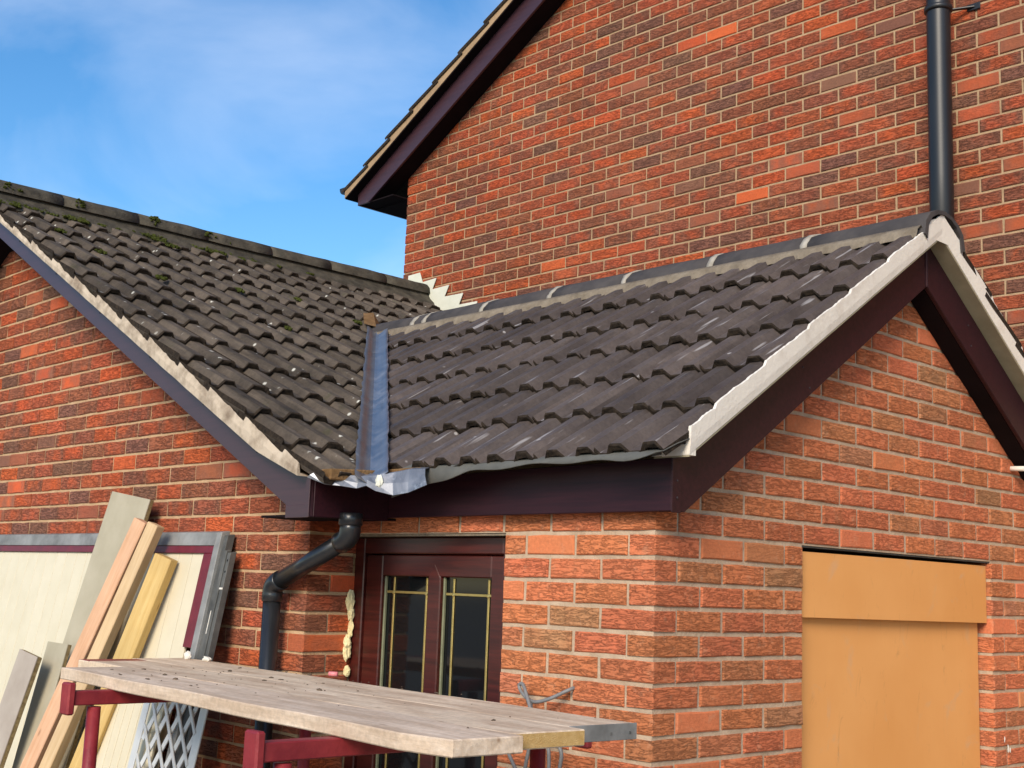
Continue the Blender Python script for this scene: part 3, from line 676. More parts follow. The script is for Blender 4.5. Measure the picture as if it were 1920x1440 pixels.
for x in (-4.05, -3.55, -3.02, -2.50, -2.02, -1.60): box('screw', (x, YB - 0.0025, 3.775 - 0.507 * (x + 4.35) + 0.0), (x + 0.007, YB, 3.775 - 0.507 * (x + 4.35) + 0.008), 'screw', wing, 0.001)
def wverge():
    N = 220; rd = random.Random(60); vs, fs = [], []
    def btop(x): return 2.377 - 0.5098 * (x + 1.514) if x < -1.514 else 2.377 - 0.361 * (x + 1.514)
    for i in range(N + 1):
        x = LR + (XI - 0.01 - LR) * i / N
        zb = btop(x) - 0.001; ph = ((XE - x) / 0.268) % 1.0
        zt = zl(x) - 0.038 - 0.024 * (1 - ph) + 0.007 * mnoise.noise((x * 16, 1, 0)) + 0.005 * mnoise.noise((x * 55, 2, 0)); zt = max(zt, zb + 0.012)
        y0 = -0.452 + 0.003 * mnoise.noise((x * 9, 5, 0))
        vs += [(x, YB + 0.015, zb), (x, y0, zb), (x, y0 - 0.002, (zb + zt) / 2), (x, y0 + 0.003, zt), (x, -0.4455, zt - 0.002), (x, -0.440, min(zt - 0.004, zb + 0.01))]
    for i in range(N):
        for k in range(6): k2 = (k + 1) % 6; fs.append((i * 6 + k, i * 6 + k2, i * 6 + 6 + k2, i * 6 + 6 + k))
    fs += [tuple(range(6)), tuple(N * 6 + k for k in range(6))]
    return link('verge_mortar', fixn(mesh('verge_mortar', vs, fs, 'verge_old')), wing)
wverge()
def lump(name, parent, p, r, mat, seed, sub=2):
    bm = bmesh.new(); bmesh.ops.create_icosphere(bm, subdivisions=sub, radius=1.0); off = Vector((seed * 3.1, seed * 1.7, 0))
    for v in bm.verts:
        k = 1 + 0.45 * mnoise.noise(v.co * 1.6 + off) + 0.2 * mnoise.noise(v.co * 4 + off); v.co = Vector((v.co.x * r[0], v.co.y * r[1], v.co.z * r[2])) * k + Vector(p)
    me = bpy.data.meshes.new(name); bm.to_mesh(me); bm.free(); me.materials.append(M[mat]); return link(name, me, parent)

# ------------------------------------------------------------------ valley lead, apron, fillers
def vpt(x, d, off): # point beside the valley at plan distance d from the line at parameter x
    y = -1.0715 - 0.7481 * x; px_, py_ = x + VN.x * d, y + VN.y * d
    return (px_, py_, (zp(py_) if d >= 0 else zl(px_)) + off)
rows = []; rd = random.Random(70); M['lead_sky_side'] = M['lead']; xs = [-1.015 - i * 0.037 for i in range(62)]
for i, x in enumerate(xs):
    w = lambda a: a + rd.uniform(-0.0035, 0.0035)
    lap = 0.005 if i < 22 else 0.0
    rows.append([vpt(x, w(-0.050), 0.004 + lap), vpt(x, -0.028, -0.004 + lap), vpt(x, -0.006, -0.010 + lap), vpt(x, 0.002, -0.003 + lap), vpt(x, 0.010, -0.010 + lap), vpt(x, 0.040, -0.004 + 0.003 * mnoise.noise((x * 6, 0, 0)) + lap), vpt(x, w(0.064), 0.003 + lap)])
vl = grid('valley_lead', rows, ('lead_shade_side', 'lead'), porch, 0.003)
for p_ in vl.data.polygons: p_.material_index = 1 if p_.index % 6 > 2 else 0  # one lead sheet: bright reflection painted porch side, dark one wing side
xe = xs[-1]
link('valley_mortar', mesh('valley_mortar', [vpt(xe + 0.05, -0.07, 0.010), vpt(xe + 0.05, 0.0, 0.016), vpt(xe + 0.05, 0.075, 0.010), vpt(xe - 0.20, 0.06, 0.022), vpt(xe - 0.22, -0.02, 0.030), vpt(xe - 0.20, -0.08, 0.012)], [(0, 1, 4, 5), (1, 2, 3, 4)], 'brown'), porch)
# lead apron turned down over the inner corner of the eaves
top = [(-1.160, -0.440, 2.285), (-1.125, -0.395, 2.285), (-1.100, -0.345, 2.282), (-1.060, -0.315, 2.278), (-1.030, -0.300, 2.280), (-1.000, -0.285, 2.282), (-0.960, -0.250, 2.292), (-0.905, -0.225, 2.304), (-0.845, -0.205, 2.306)]
bot = [(-1.178, -0.455, 2.270), (-1.125, -0.415, 2.246), (-1.090, -0.375, 2.243), (-1.052, -0.335, 2.236), (-1.020, -0.318, 2.246), (-0.985, -0.305, 2.228), (-0.930, -0.270, 2.214), (-0.880, -0.245, 2.224), (-0.812, -0.222, 2.250)]
mid = [tuple((a + b) / 2 + d for a, b, d in zip(p, q, (0.002 * math.sin(i_ * 2.1), -0.003, 0.004 * math.sin(i_ * 3.3)))) for i_, (p, q) in enumerate(zip(top, bot))]
back = [(p[0] + 0.0 - 0.03, p[1] + 0.05, p[2] + 0.012) for p in top]
grid('lead_apron', [back, top, mid, bot], 'lead_apron', porch, 0.003, False)
lump('lead_patch', porch, (-0.985, -0.292, 2.262), (0.016, 0.010, 0.026), 'flash', 44)
prism('eaves_filler', [(-0.42, 2.262), (-0.20, 2.262), (-0.20, 2.312), (-0.42, 2.300)], 0, -1.150, -1.090, 'brown', wing, 0.004)
prism('eaves_filler', [(-1.08, 2.262), (-0.90, 2.280), (-0.90, 2.318), (-1.08, 2.318)], 1, -0.185, -0.120, 'brown', porch, 0.004)

# ------------------------------------------------------------------ stepped flashing on the house wall
fl = [(-4.735, 4.060), (-4.735, 4.172), (-4.601, 4.177), (-4.565, 4.099), (-4.409, 4.107), (-4.449, 4.029), (-4.263, 4.034), (-4.310, 3.955), (-4.108, 3.952), (-4.149, 3.874), (-3.955, 3.872), (-3.98, 3.80), (-3.83, 3.79), (-3.90, 3.55)]
prism('stepped_flashing', fl, 1, YM - 0.012, YM - 0.008, 'flash', house)

# ------------------------------------------------------------------ house roof verge
YHB = 2.60; hs_ = 0.565
hlow = lambda x: 5.128 + hs_ * (x + 4.448); hup = lambda x: hlow(x) + 0.178
xbl, xrr = -5.205, HRX
barge('barge_board', [(xbl, 4.775), (-5.085, 4.775), (xrr, hlow(xrr)), (xrr, hup(xrr)), (xbl, hup(xbl))], house, 1, YHB, YHB + 0.018)
box('box_end_trim', (xbl - 0.002, YHB - 0.003, 4.772), (-5.10, YHB - 0.0005, 4.80), 'upvc', house, 0.001)
prism('verge_soffit', [(-5.085, 4.778), (xrr, hlow(xrr) + 0.004), (xrr, hlow(xrr) + 0.014), (-5.085, 4.788)], 1, YHB + 0.019, YM - 0.0005, 'soffit', house)
box('eaves_soffit', (xbl, YHB + 0.019, 4.778), (XM + 0.001, YM + 0.0, 4.786), 'soffit', house)
box('eaves_soffit', (xbl, YM + 0.001, 4.770), (XM - 0.001, 9.0, 4.778), 'soffit', house)
box('fascia_board', (xbl - 0.018, YHB + 0.002, 4.772), (xbl - 0.001, 9.0, 4.93), 'upvc', house)
zu = lambda x: hup(x) + 0.004
YV = 2.53
prism('verge_mortar', [(-5.30, zu(-5.30)), (xrr, zu(xrr)), (xrr, zu(xrr) + 0.072), (-5.30, zu(-5.30) + 0.072)], 1, YV, YM, 'verge_brown', house)
prism('undercloak', [(-5.295, zu(-5.295) - 0.009), (xrr, zu(xrr) - 0.009), (xrr, zu(xrr) - 0.001), (-5.295, zu(-5.295) - 0.001)], 1, YV + 0.004, YM, 'soffit', house)
hroof = prism('roof', [(-5.34, zu(-5.34) + 0.074), (xrr, zu(xrr) + 0.074), (xrr, zu(xrr) + 0.086), (-5.34, zu(-5.34) + 0.086)], 1, YV + 0.02, 9.0, 'tile_edge', house)
ha = math.atan(hs_); ch, sh = math.cos(ha), math.sin(ha); tz = zu(-5.35) + 0.120
tiles(hroof, (-5.35, YV - 0.012 + TW, tz), (0, -1, 0), (ch, 0, sh), range(0, 1), 17, ('tile_old', 'tile_edge'), lambda p, ux, uy: [], rnd, 0.3)
# gutter, half round with an end stop
gx, gz, gr = -5.33, 4.925, 0.056; vs, fs = [], []; N = 10
for y in (2.54, 9.0):
    for r_ in (gr, gr - 0.005):
        for i in range(N + 1): a = math.pi + math.pi * i / N; vs.append((gx + r_ * math.cos(a), y, gz + r_ * math.sin(a)))
K = N + 1
for i in range(N): fs += [(i, i + 1, 2 * K + i + 1, 2 * K + i), (K + i, K + i + 1, 3 * K + i + 1, 3 * K + i)]
fs += [tuple(range(N + 1)), (0, 2 * K, 3 * K, K), (N, K + N, 3 * K + N, 2 * K + N)]
link('gutter', mesh('gutter', vs, fs, 'pipe'), house)

# ------------------------------------------------------------------ pipes
spx, spy = -0.463, 2.655
sp = tube('soil_pipe', [(spx, spy, 2.9), (spx, spy, 4.0), (spx, spy, 4.864), (spx, spy, 6.4)], 0.0575, 'soil_pipe', house, 24)
tube('pipe_collar', [(spx, spy, 4.842), (spx, spy, 4.847), (spx, spy, 4.868), (spx, spy, 4.873)], [0.060, 0.0685, 0.0685, 0.060], 'soil_pipe', sp, 24)
beam('pipe_bracket', (spx + 0.03, spy + 0.03, 4.855), (spx + 0.145, YM - 0.004, 4.862), 0.022, 0.010, (0, 0, 1), 'soil_pipe', sp)
box('bracket_plate', (spx + 0.105, YM - 0.010, 4.845), (spx + 0.175, YM - 0.004, 4.880), 'soil_pipe', sp, 0.002)
py = -0.225; dr = 0.034
E0 = Vector((-1.700, py, 1.898)); E1 = Vector((-1.226, py, 2.078)); dirn = (E1 - E0).normalized()
dp = tube('downpipe', [(-1.700, py, 0.05), (-1.700, py, 1.0), (-1.700, py, 1.84)], dr, 'pipe', wing, 20)
UPV = Vector((0, 0, 1))
tube('pipe_elbow', [E0 - UPV * 0.062, E0 - UPV * 0.060, E0 - UPV * 0.034] + bez(E0 - UPV * 0.030, E0, E0 + dirn * 0.030, 6) + [E0 + dirn * 0.055, E0 + dirn * 0.057], [0.035, 0.039, 0.039] + [0.0385] * 7 + [0.039, 0.035], 'pipe', dp, 24)
tube('pipe_offset', [E0 + dirn * 0.03, E1 - dirn * 0.03], dr - 0.001, 'pipe', dp, 24)
tube('pipe_elbow', [E1 - dirn * 0.062, E1 - dirn * 0.060, E1 - dirn * 0.034] + bez(E1 - dirn * 0.030, E1, E1 + UPV * 0.030, 6) + [E1 + UPV * 0.05], [0.035, 0.039, 0.039] + [0.0385] * 8, 'pipe', dp, 24)
tube('pipe_socket', [E1 + UPV * 0.040, E1 + UPV * 0.044, E1 + UPV * 0.082, E1 + UPV * 0.085], [0.039, 0.0435, 0.0435, 0.040], 'pipe', dp, 24)
tube('overflow_pipe', [(-0.03, 2.335, 2.505), (0.075, 2.335, 2.500)], 0.011, 'verge_new', porch, 12)

# ------------------------------------------------------------------ door
fy = 0.055
door = box('door', (XL + 0.012, fy + 0.062, 0.02), (-0.665, fy + 0.066, 2.09), 'dark', porch)
def fr(name, a, b, y0, y1, parent=door, mat='upvc_door', bw=0.004): return box(name, (a[0], y0, a[1]), (b[0], y1, b[1]), mat, parent, bw)
xl, xr, zt = XL + 0.002, -0.662, 2.092
fr('frame_jamb', (xl, 0.0), (xl + 0.060, zt), fy, fy + 0.06)
fr('frame_jamb', (xr - 0.060, 0.0), (xr, zt), fy, fy + 0.06)
fr('frame_head', (xl + 0.0605, zt - 0.060), (xr - 0.0605, zt), fy, fy + 0.06)
i0, i1, it = xl + 0.064, xr - 0.064, zt - 0.064
fr('stile', (i0, 0.02), (i0 + 0.100, it), fy + 0.010, fy + 0.058)
fr('stile', (i1 - 0.064, 0.02), (i1, it), fy + 0.010, fy + 0.058)
fr('top_rail', (i0 + 0.1005, it - 0.078), (i1 - 0.0645, it), fy + 0.010, fy + 0.058)
fr('bottom_rail', (i0 + 0.1005, 0.02), (i1 - 0.0645, 0.30), fy + 0.010, fy + 0.058)
mx0, mx1 = -1.128, -1.058
mzt = it - 0.078
prism('mullion', [(mx0, 0.3005), (mx1, 0.3005), (mx1, mzt - 0.002), ((mx0 + mx1) / 2, mzt + 0.050), (mx0, mzt - 0.002)], 1, fy + 0.008, fy + 0.058, 'upvc_door', door, 0.004)
for (a, b) in ((i0 + 0.1005, mx0), (mx1, i1 - 0.0645)):
    pn = fr('glass_pane', (a, 0.302), (b, mzt), fy + 0.034, fy + 0.040, mat='glass', bw=0)
    fr('bead', (a + 0.001, 0.302), (a + 0.010, mzt - 0.001), fy + 0.022, fy + 0.0335, pn, 'spacer', 0.002)
    w_ = b - a
    for x in (a + 0.052, b - 0.030): fr('brass_strip', (x - 0.0045, 0.31), (x + 0.0045, mzt - 0.004), fy + 0.029, fy + 0.0335, pn, 'gold', 0.001)
    for z in (mzt - 0.060, 0.40): fr('brass_strip', (a + 0.012, z - 0.0045), (b - 0.001, z + 0.0045), fy + 0.0283, fy + 0.0286 + 0.004, pn, 'gold', 0.001)
    for x in (a + 0.052, b - 0.030): lump('came_joint', pn, (x, fy + 0.0285, mzt - 0.060), (0.009, 0.003, 0.009), 'gold', 3, 1)
for i, (y, z, a, b) in enumerate(((0.036, 1.848, 0.018, 0.034), (0.042, 1.805, 0.012, 0.030), (0.034, 1.690, 0.015, 0.032), (0.032, 1.650, 0.015, 0.026), (0.038, 1.583, 0.012, 0.022), (0.045, 1.745, 0.008, 0.03))):
    lump('foam_bead', door, (XL + 0.012, y, z), (0.014, a, b), 'foam', 50 + i, 3)

# ------------------------------------------------------------------ boarded window
def sheet(name, xf, y0, y1, zl0, zr0, zl1, zr1, bow, mat):
    rows = []; 
    for i in range(9):
        t = i / 8; y = y0 + (y1 - y0) * t; b = bow * math.sin(math.pi * t)
        rows.append([(xf + b, y, zl0 + (zr0 - zl0) * t), (xf + b, y, (zl1 + (zr1 - zl1) * t))])
    return grid(name, rows, mat, porch, 0.012, False)
sheet('window_board', -0.062, WO[0] + 0.002, WO[1] - 0.030, 0.55, 0.55, 1.95, 1.95, 0.004, 'ply')
sheet('window_board', -0.034, WO[0] + 0.002, WO[1] - 0.004, 1.858, 1.850, 2.080, 2.082, 0.010, 'ply')
for k_, (y_, z_, x_) in enumerate(((0.86, 2.03, -0.032), (1.40, 2.035, -0.0235), (2.06, 2.03, -0.032), (0.90, 1.885, -0.032), (2.05, 1.88, -0.032), (0.86, 1.62, -0.060), (2.04, 1.60, -0.060))):
    box('screw', (x_, y_, z_), (x_ + 0.003, y_ + 0.008, z_ + 0.008), 'screw', porch, 0.001)
box('window_void', (-0.20, WO[0] - 0.05, 0.4), (-0.21, WO[1] + 0.05, 2.093), 'dark', porch)

for i, (y_, z_, a_, b_) in enumerate(((2.245, 1.345, 0.006, 0.016), (2.262, 1.340, 0.005, 0.010), (2.215, 1.385, 0.003, 0.012))): lump('paint_mark', porch, (0.0015, y_, z_), (0.002, a_, b_), 'plaster', 80 + i)
# ------------------------------------------------------------------ scaffold boards on trestles
def scaffold(x0, y0, x1, y1, z, mat, label, notch=False, band=None, endmat='scaf_end'):
    A = Vector((x0, y0, z - 0.019)); B = Vector((x1, y1, z - 0.019)); ln = (B - A).length
    t = thing('scaffold_board', label, 'plank', A, 'scaffold boards laid across the red trestles')
    N = 14; w = 0.1138; rd = random.Random(int(x0 * 1000)); vs, fs, mi = [], [], []
    for i in range(N + 1):
        s = ln * i / N; ch = 0.030 if (notch and i == N) else 0.0
        wa = rd.uniform(-0.0015, 0.0015); zz = 0.0012 * math.sin(i * 1.3)
        for yy, h in ((-w + ch + wa, -0.019), (w + wa, -0.019), (w + wa, 0.019), (-w + ch + wa, 0.019)): vs.append((s, yy, h + zz))
    for i in range(N):
        for k in range(4): k2 = (k + 1) % 4; fs.append((i * 4 + k, i * 4 + k2, i * 4 + 4 + k2, i * 4 + 4 + k)); mi.append(0)
    fs += [(3, 2, 1, 0), tuple(N * 4 + k for k in range(4))]; mi += [1, 1]
    me = mesh('plank', vs, fs, (mat, endmat)); me.polygons.foreach_set('material_index', mi); fixn(me); bev(me, 0.003)
    d = (B - A).normalized(); rot = Matrix((d, Vector((0, 0, 1)).cross(d), Vector((0, 0, 1)))).transposed().to_4x4(); rot.translation = A
    o = link('plank', me, t); o.matrix_basis = rot
    if band == 'right':
        q = box('end_band', (ln - 0.003, -w + 0.002, -0.020), (ln + 0.0015, w - 0.001, 0.0195), 'steel', t, 0.001); q.matrix_basis = rot
        for yy in (-0.075, 0.02, 0.085):
            q = box('band_nail', (ln + 0.0015, yy, -0.006), (ln + 0.003, yy + 0.006, 0.0), 'steel_dark', t); q.matrix_basis = rot
    if band == 'left':
        q = box('painted_end', (-0.002, -w + 0.002, -0.0195), (0.10, w - 0.002, 0.0198), 'red', t, 0.001); q.matrix_basis = rot
    return t
scaffold(-1.735, -0.902, 0.415, -1.045, 1.600, 'scaf', 'weathered scaffold board nearest the camera, with the rounded corner', notch=True, endmat='scaf')
scaffold(-2.105, -0.667, 0.385, -0.817, 1.600, 'scaf2', 'middle scaffold board with raw yellow sawn end and red paint', band='left')
scaffold(-2.140, -0.437, 0.345, -0.588, 1.600, 'scaf2', 'scaffold board nearest the door, with galvanised metal end band', band='right')
def trestle(x, y0, y1, label, posts):
    t = thing('trestle', label, 'trestle', (x, (y0 + y1) / 2, 0), 'red steel trestles')
    box('top_beam', (x - 0.022, y0, 1.518), (x + 0.022, y1, 1.561), 'red', t, 0.003)
    for y in (y0 - 0.012, y1 + 0.012): box('end_plate', (x - 0.028, y - 0.012, 1.490), (x + 0.028, y + 0.012, 1.586 if y < y0 else 1.56), 'red', t, 0.005)
    for y in posts:
        tube('post', [(x, y, 0.62), (x, y, 1.0), (x, y, 1.5115)], 0.021, 'red', t, 14)
        tube('sleeve', [(x, y, 0.45), (x, y, 0.85)], 0.028, 'red', t, 14)
        for s in (-1, 1): beam('leg', (x, y, 0.62), (x + s * 0.32, y, 0.01), 0.035, 0.035, (0, 1, 0), 'red', t)
    beam('brace', (x, posts[0] + 0.022, 0.75), (x, posts[1] - 0.022, 0.75), 0.03, 0.03, (0, 0, 1), 'red', t)
    return t
trestle(-1.32, -1.165, -0.22, 'red steel trestle under the left end of the boards, beside the timbers', (-1.09, -0.30))
trestle(-0.005, -1.335, -0.30, 'red steel trestle under the right end of the boards, before the door', (-1.270, -0.462))
bm = bmesh.new(); rd = random.Random(77)
for i in range(85):
    x = rd.uniform(-1.6, 0.3) if rd.random() < 0.4 else rd.uniform(-1.7, -0.6); y = rd.uniform(-1.0, -0.36); s = rd.choice([0.002, 0.002, 0.003, 0.003, 0.004, 0.006, 0.009])
    q = bmesh.ops.create_icosphere(bm, subdivisions=1, radius=s)
    for v in q['verts']: v.co = Vector((v.co.x * rd.uniform(0.7, 1.6), v.co.y, v.co.z * 0.5)) * rd.uniform(0.7, 1.2) + Vector((x, y, 1.601))
me = bpy.data.meshes.new('mortar_crumbs'); bm.to_mesh(me); bm.free(); me.materials.append(M['crumb'])
link('mortar_crumbs', me, None, 'scattered dark crumbs of mortar lying on the scaffold boards', 'debris', kind='stuff')
tube('plastic_offcut', [(-1.15, -0.335, 1.609), (-1.125, -0.318, 1.609)], 0.0085, 'pink', None, 12, label='small pink plastic offcut lying on the far scaffold board', cat='offcut')
lump('plaster_piece', None, (-2.06, -0.36, 1.612), (0.020, 0.012, 0.017), 'plaster', 61).name = 'plaster_piece'
tag(bpy.data.objects['plaster_piece'], 'larger white broken plaster piece on the boards by the maroon frame', 'rubble', 'bits of white plaster')
o = lump('plaster_piece', None, (-1.93, -0.35, 1.608), (0.028, 0.012, 0.010), 'plaster', 62); tag(o, 'flat white broken plaster piece on the boards near the downpipe', 'rubble', 'bits of white plaster')

# ------------------------------------------------------------------ old garage door leaning on the wing wall
K_ = 0.172; GL, GR_ = -4.75, -2.108
def lean(x, z, off=0.0): return (x, -0.200 - K_ * (2.105 - z) - off, z - off * K_)
gd = thing('garage_door', 'old cream ribbed garage door in maroon and steel frame leaning on the wall', 'garage door', (-3.4, -0.56, 0))
gn = Vector((0, -1, -K_)).normalized()
def slab(name, x0, x1, z0, z1, off, th, mat, parent=gd, bw=0.002):
    vs = [lean(x, z, o) for o in (off - th, off) for x, z in ((x0, z0), (x1, z0), (x1, z1), (x0, z1))]
    me = fixn(mesh(name, vs, BOXF, mat))
    if bw: bev(me, bw)
    return link(name, me, parent)
cx0, cx1, cz1 = -4.62, -2.222, 2.018
slab('backing', cx0, cx1, 0.05, cz1, 0.000, 0.006, 'cream', bw=0)
nrib = 22; pw = (cx1 - cx0) / nrib
for i in range(nrib): slab('rib', cx0 + i * pw + 0.0015, cx0 + (i + 1) * pw - 0.0015, 0.06, cz1 - 0.002, 0.003, 0.0025, 'cream', bw=0.0012)
slab('maroon_rail', GL + 0.05, -2.150, 2.0185, 2.050, 0.016, 0.022, 'maroon')
slab('maroon_stile', -2.2215, -2.150, 1.640, 2.018, 0.016, 0.022, 'maroon')
slab('steel_rail', GL, GR_ - 0.034, 2.0505, 2.105, 0.020, 0.040, 'steel')
slab('steel_stile', -2.1495, GR_, 0.02, 2.105, 0.019, 0.040, 'steel')
slab('side_channel', GR_ + 0.0005, GR_ + 0.030, 0.02, 2.09, 0.006, 0.035, 'steel_dark')
slab('track', -2.072, -2.050, 0.02, 2.03, 0.012, 0.020, 'steel_dark'); slab('track', -2.044, -2.022, 0.02, 2.02, 0.010, 0.030, 'steel_dark'); slab('track_web', -2.050, -2.044, 0.02, 2.02, -0.004, 0.006, 'steel_dark', bw=0)
for z in (1.99, 1.945): slab('bolt_hole', -2.037, -2.029, z - 0.004, z + 0.004, 0.0105, 0.001, 'dark', bw=0)
slab('white_tape', -2.045, -2.021, 1.875, 1.882, 0.0125, 0.002, 'plaster', bw=0); slab('white_tape', -2.070, -2.066, 1.70, 1.79, 0.0135, 0.002, 'plaster', bw=0)

# ------------------------------------------------------------------ timber and boards leaning against the door
def stick(name, top, bot, w, t, mat, label, cat, edge=None, ext=None, nrm=(0, -1, -0.2), group=None, tipmat=None):
    """top and bot are points of the front face's centre line; the stick continues along that line down to the ground."""
    A = Vector(top); B = Vector(bot); d = (B - A).normalized(); k = (0.012 - A.z) / d.z; G = A + d * k
    n = Vector(nrm); n = (n - d * n.dot(d)).normalized()
    if edge is None:
        return beam(name, G - n * t / 2, A - n * t / 2, w, t, n, mat, None, 0.003, label=label, cat=cat, group=group)
    tt = thing(name, label, cat, G, group)
    beam('face', G - n * 0.002, A - n * 0.002, w, 0.004, n, mat, tt, 0.0)
    beam('core', G - n * (t / 2 + 0.0022), A - n * (t / 2 + 0.0022), w - 0.002, t - 0.0042, n, edge, tt, 0.001)
    return tt
stick('leaning_board', (-2.887, -0.238, 2.272), (-2.965, -0.352, 1.665), 0.355, 0.022, 'board_grey', 'tallest wide grey-green chipboard plank reaching above the garage door', 'board', edge='chip_edge', nrm=(0, -1, -0.19))
stick('timber', (-2.562, -0.352, 2.148), (-2.905, -0.585, 1.13), 0.072, 0.050, 'pine_pink', 'front pink sawn timber of the leaning pair', 'timber', nrm=(0.25, -1, -0.23), group='leaning sawn timbers')
stick('timber', (-2.497, -0.325, 2.135), (-2.815, -0.556, 1.12), 0.060, 0.050, 'pine_pale', 'paler timber lying just behind the front pink timber', 'timber', nrm=(0.25, -1, -0.23), group='leaning sawn timbers')
stick('timber', (-2.427, -0.302, 1.998), (-2.676, -0.475, 1.124), 0.088, 0.055, 'pine_yellow', 'short yellow knotty timber leaning by itself on the cream ribs', 'timber', nrm=(0.45, -1, -0.2), group='leaning sawn timbers')
stick('leaning_board', (-2.995, -0.468, 1.612), (-3.000, -0.570, 1.095), 0.200, 0.020, 'board_grey', 'shorter grey-green board half hidden behind the pink timbers', 'board', edge='chip_edge', nrm=(0, -1, -0.2))
stick('leaning_board', (-3.036, -0.577, 1.567), (-3.080, -0.648, 1.23), 0.180, 0.024, 'board_grey2', 'shortest pinkish grey board with brown edge at the far left', 'board', edge='chip_edge', nrm=(0.0, -1, -0.2))
# cream ribbed sheet and white trellis standing under the boards
t2 = thing('cream_panel', 'loose cream ribbed sheet standing below the scaffold boards', 'panel', (-2.45, -0.66, 0))
def slab2(name, x0, x1, z0, z1, off, th, mat, parent, y0=-0.36, bw=0.002):
    k = 0.2; f = lambda x, z, o: (x - 0.10 * (1.45 - z) * 0.35, y0 - k * (1.45 - z) - o, z - o * k)
    vs = [f(x, z, o) for o in (off - th, off) for x, z in ((x0, z0), (x1, z0), (x1, z1), (x0, z1))]
    me = fixn(mesh(name, vs, BOXF, mat))
    if bw: bev(me, bw)
    return link(name, me, parent)
slab2('sheet', -2.74, -2.185, 0.02, 1.437, 0.0, 0.006, 'cream', t2, bw=0)
for i in range(9): slab2('rib', -2.737 + i * 0.0615 + 0.002, -2.737 + (i + 1) * 0.0615 - 0.002, 0.03, 1.434, 0.005, 0.0045, 'cream', t2)
tr = thing('trellis', 'white plastic lattice trellis standing under the scaffold boards', 'trellis', (-1.95, -0.72, 0))
def tri(x, z, o): return (x, -0.405 - 0.2 * (1.45 - z) - o, z)
tx0, tx1 = -2.22, -1.815
def strip(a, b, w, o, name='lattice_strip'):
    A, B = Vector(tri(*a, o)), Vector(tri(*b, o)); beam(name, A, B, w, 0.006, (0, -1, -0.2), 'white_plastic', tr, 0.001)
stp = 0.072
for fam in (0, 1):
    for i in range(-14, 20):
        c = i * stp * (1.0 if fam else 1.0); pts = []
        sl_ = 1.9 if fam == 0 else -1.15
        # line z = 1.45 + sl_*(x - tx0) + c*2.2
        f = lambda x: 1.45 + sl_ * (x - tx0) + c * (2.3 if fam == 0 else 1.55)
        xa, xb_ = tx0, tx1 - 0.02; cand = []
        for x in (xa, xb_):
            if 0.45 <= f(x) <= 1.447: cand.append((x, f(x)))
        for z in (0.45, 1.447):
            x = tx0 + (z - 1.45 - c * (2.3 if fam == 0 else 1.55)) / sl_
            if xa < x < xb_: cand.append((x, z))
        if len(cand) >= 2 and (Vector(cand[0]) - Vector(cand[1])).length > 0.06: strip(cand[0], cand[1], 0.020, 0.0075 * fam)
strip((tx1, 0.02), (tx1, 1.455), 0.050, 0.004, 'stile'); strip((tx0 - 0.03, 0.02), (tx0 - 0.03, 1.455), 0.045, 0.004, 'stile'); strip((tx0 - 0.005, 0.47), (tx1 - 0.026, 0.47), 0.05, 0.004, 'rail')

# ------------------------------------------------------------------ loose cable out of the porch wall
cb = thing('cable', 'loop of flat grey cable poking out of the porch brickwork', 'cable', (-0.32, -0.01, 1.62))
def cat_(pts, n=8):
    P = [Vector(p) for p in pts]; P = [P[0] * 2 - P[1]] + P + [P[-1] * 2 - P[-2]]; out = []
    for i in range(1, len(P) - 2):
        for k in range(n):
            t = k / n; a, b, c, d = P[i - 1], P[i], P[i + 1], P[i + 2]
            out.append(0.5 * ((2 * b) + (-a + c) * t + (2 * a - 5 * b + 4 * c - d) * t * t + (-a + 3 * b - 3 * c + d) * t ** 3))
    return out + [P[-2]]
tube('loop', cat_([(-0.320, 0.02, 1.624), (-0.325, -0.02, 1.612), (-0.385, -0.050, 1.580), (-0.440, -0.060, 1.570), (-0.492, -0.055, 1.592), (-0.512, -0.050, 1.614), (-0.490, -0.055, 1.618), (-0.455, -0.070, 1.585), (-0.420, -0.085, 1.540), (-0.40, -0.10, 1.47), (-0.41, -0.11, 1.38), (-0.44, -0.10, 1.27)]), 0.006, 'cable', cb, 8)
tube('tail', cat_([(-0.45, -0.055, 1.570), (-0.425, -0.075, 1.545), (-0.33, -0.11, 1.49), (-0.30, -0.12, 1.42), (-0.305, -0.12, 1.33), (-0.34, -0.11, 1.24)]), 0.006, 'cable', cb, 8)
tube('tail', cat_([(-0.33, -0.11, 1.50), (-0.265, -0.11, 1.45), (-0.262, -0.11, 1.40), (-0.29, -0.11, 1.32), (-0.36, -0.10, 1.25)]), 0.006, 'cable', cb, 8)
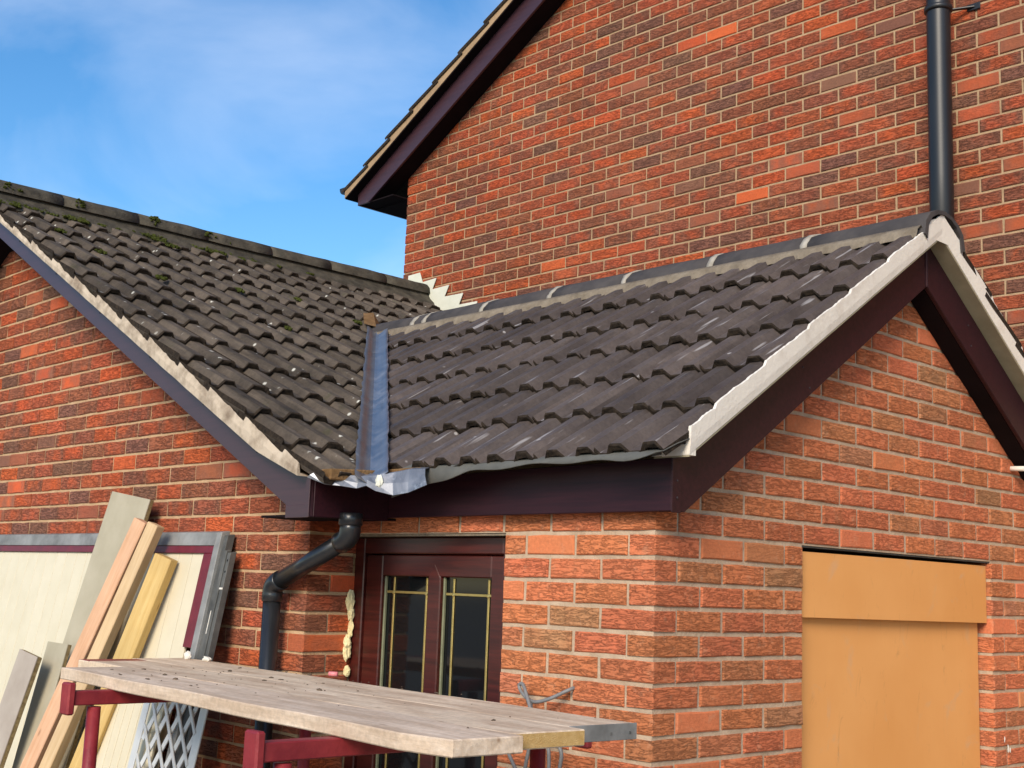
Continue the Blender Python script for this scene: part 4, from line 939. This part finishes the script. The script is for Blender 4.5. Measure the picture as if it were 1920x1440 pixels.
tube('tail', cat_([(-0.53, -0.08, 1.42), (-0.50, -0.09, 1.395), (-0.46, -0.10, 1.360), (-0.41, -0.10, 1.30)]), 0.006, 'cable', cb, 8)

# ------------------------------------------------------------------ moss on the wing roof
bm = bmesh.new(); rd = random.Random(91)
def clump(x, y, s, k, lift=0.0):
    for i in range(k):
        a = rd.uniform(0, 6.28); r_ = s * rd.random() ** 0.6; px_, py_ = x + r_ * math.cos(a), y + r_ * math.sin(a)
        z = (max(zl(px_) - 0.012, 0) if abs(px_ - LR) > 0.13 else 3.998 + 0.092 * max(0.0, 1 - (abs(px_ - LR) / 0.13) ** 2) ** 0.4) + lift * 0.3
        q = bmesh.ops.create_icosphere(bm, subdivisions=1, radius=rd.uniform(0.004, 0.010))
        for v in q['verts']: v.co = Vector((v.co.x * rd.uniform(0.8, 1.8), v.co.y * rd.uniform(0.8, 1.8), v.co.z * rd.uniform(0.4, 0.8))) + Vector((px_, py_, z + rd.uniform(-0.004, 0.010)))
for (x, y, s, k, l_) in ((-4.44, -0.30, 0.06, 60, 0.01), (-4.42, 0.02, 0.05, 50, 0.01), (-4.40, 0.55, 0.07, 80, 0.015), (-4.30, 0.60, 0.05, 40, 0.0), (-4.44, 0.95, 0.05, 40, 0.01), (-4.47, 0.10, 0.03, 30, 0.01), (-4.47, 0.58, 0.04, 40, 0.015),
                         (-3.42, 0.10, 0.025, 22, 0.0), (-3.52, 0.62, 0.03, 26, 0.0), (-3.60, 1.05, 0.025, 20, 0.0), (-3.35, 1.30, 0.025, 20, 0.0), (-4.02, -0.20, 0.03, 26, 0.0), (-3.72, -0.10, 0.03, 24, 0.0), (-2.90, 0.55, 0.02, 14, 0.0)):
    clump(x, y, s, k, l_)
for i in range(46):
    y = -0.44 + 2.3 * rd.random() ** 1.6; clump(LR + rd.uniform(0.145, 0.22), y, rd.uniform(0.010, 0.03), rd.randrange(6, 16), 0.004)
me = bpy.data.meshes.new('moss'); bm.to_mesh(me); bm.free(); me.materials.append(M['moss'])
link('moss', me, None, 'cushions of green moss along the ridge of the wing roof', 'moss', kind='stuff')
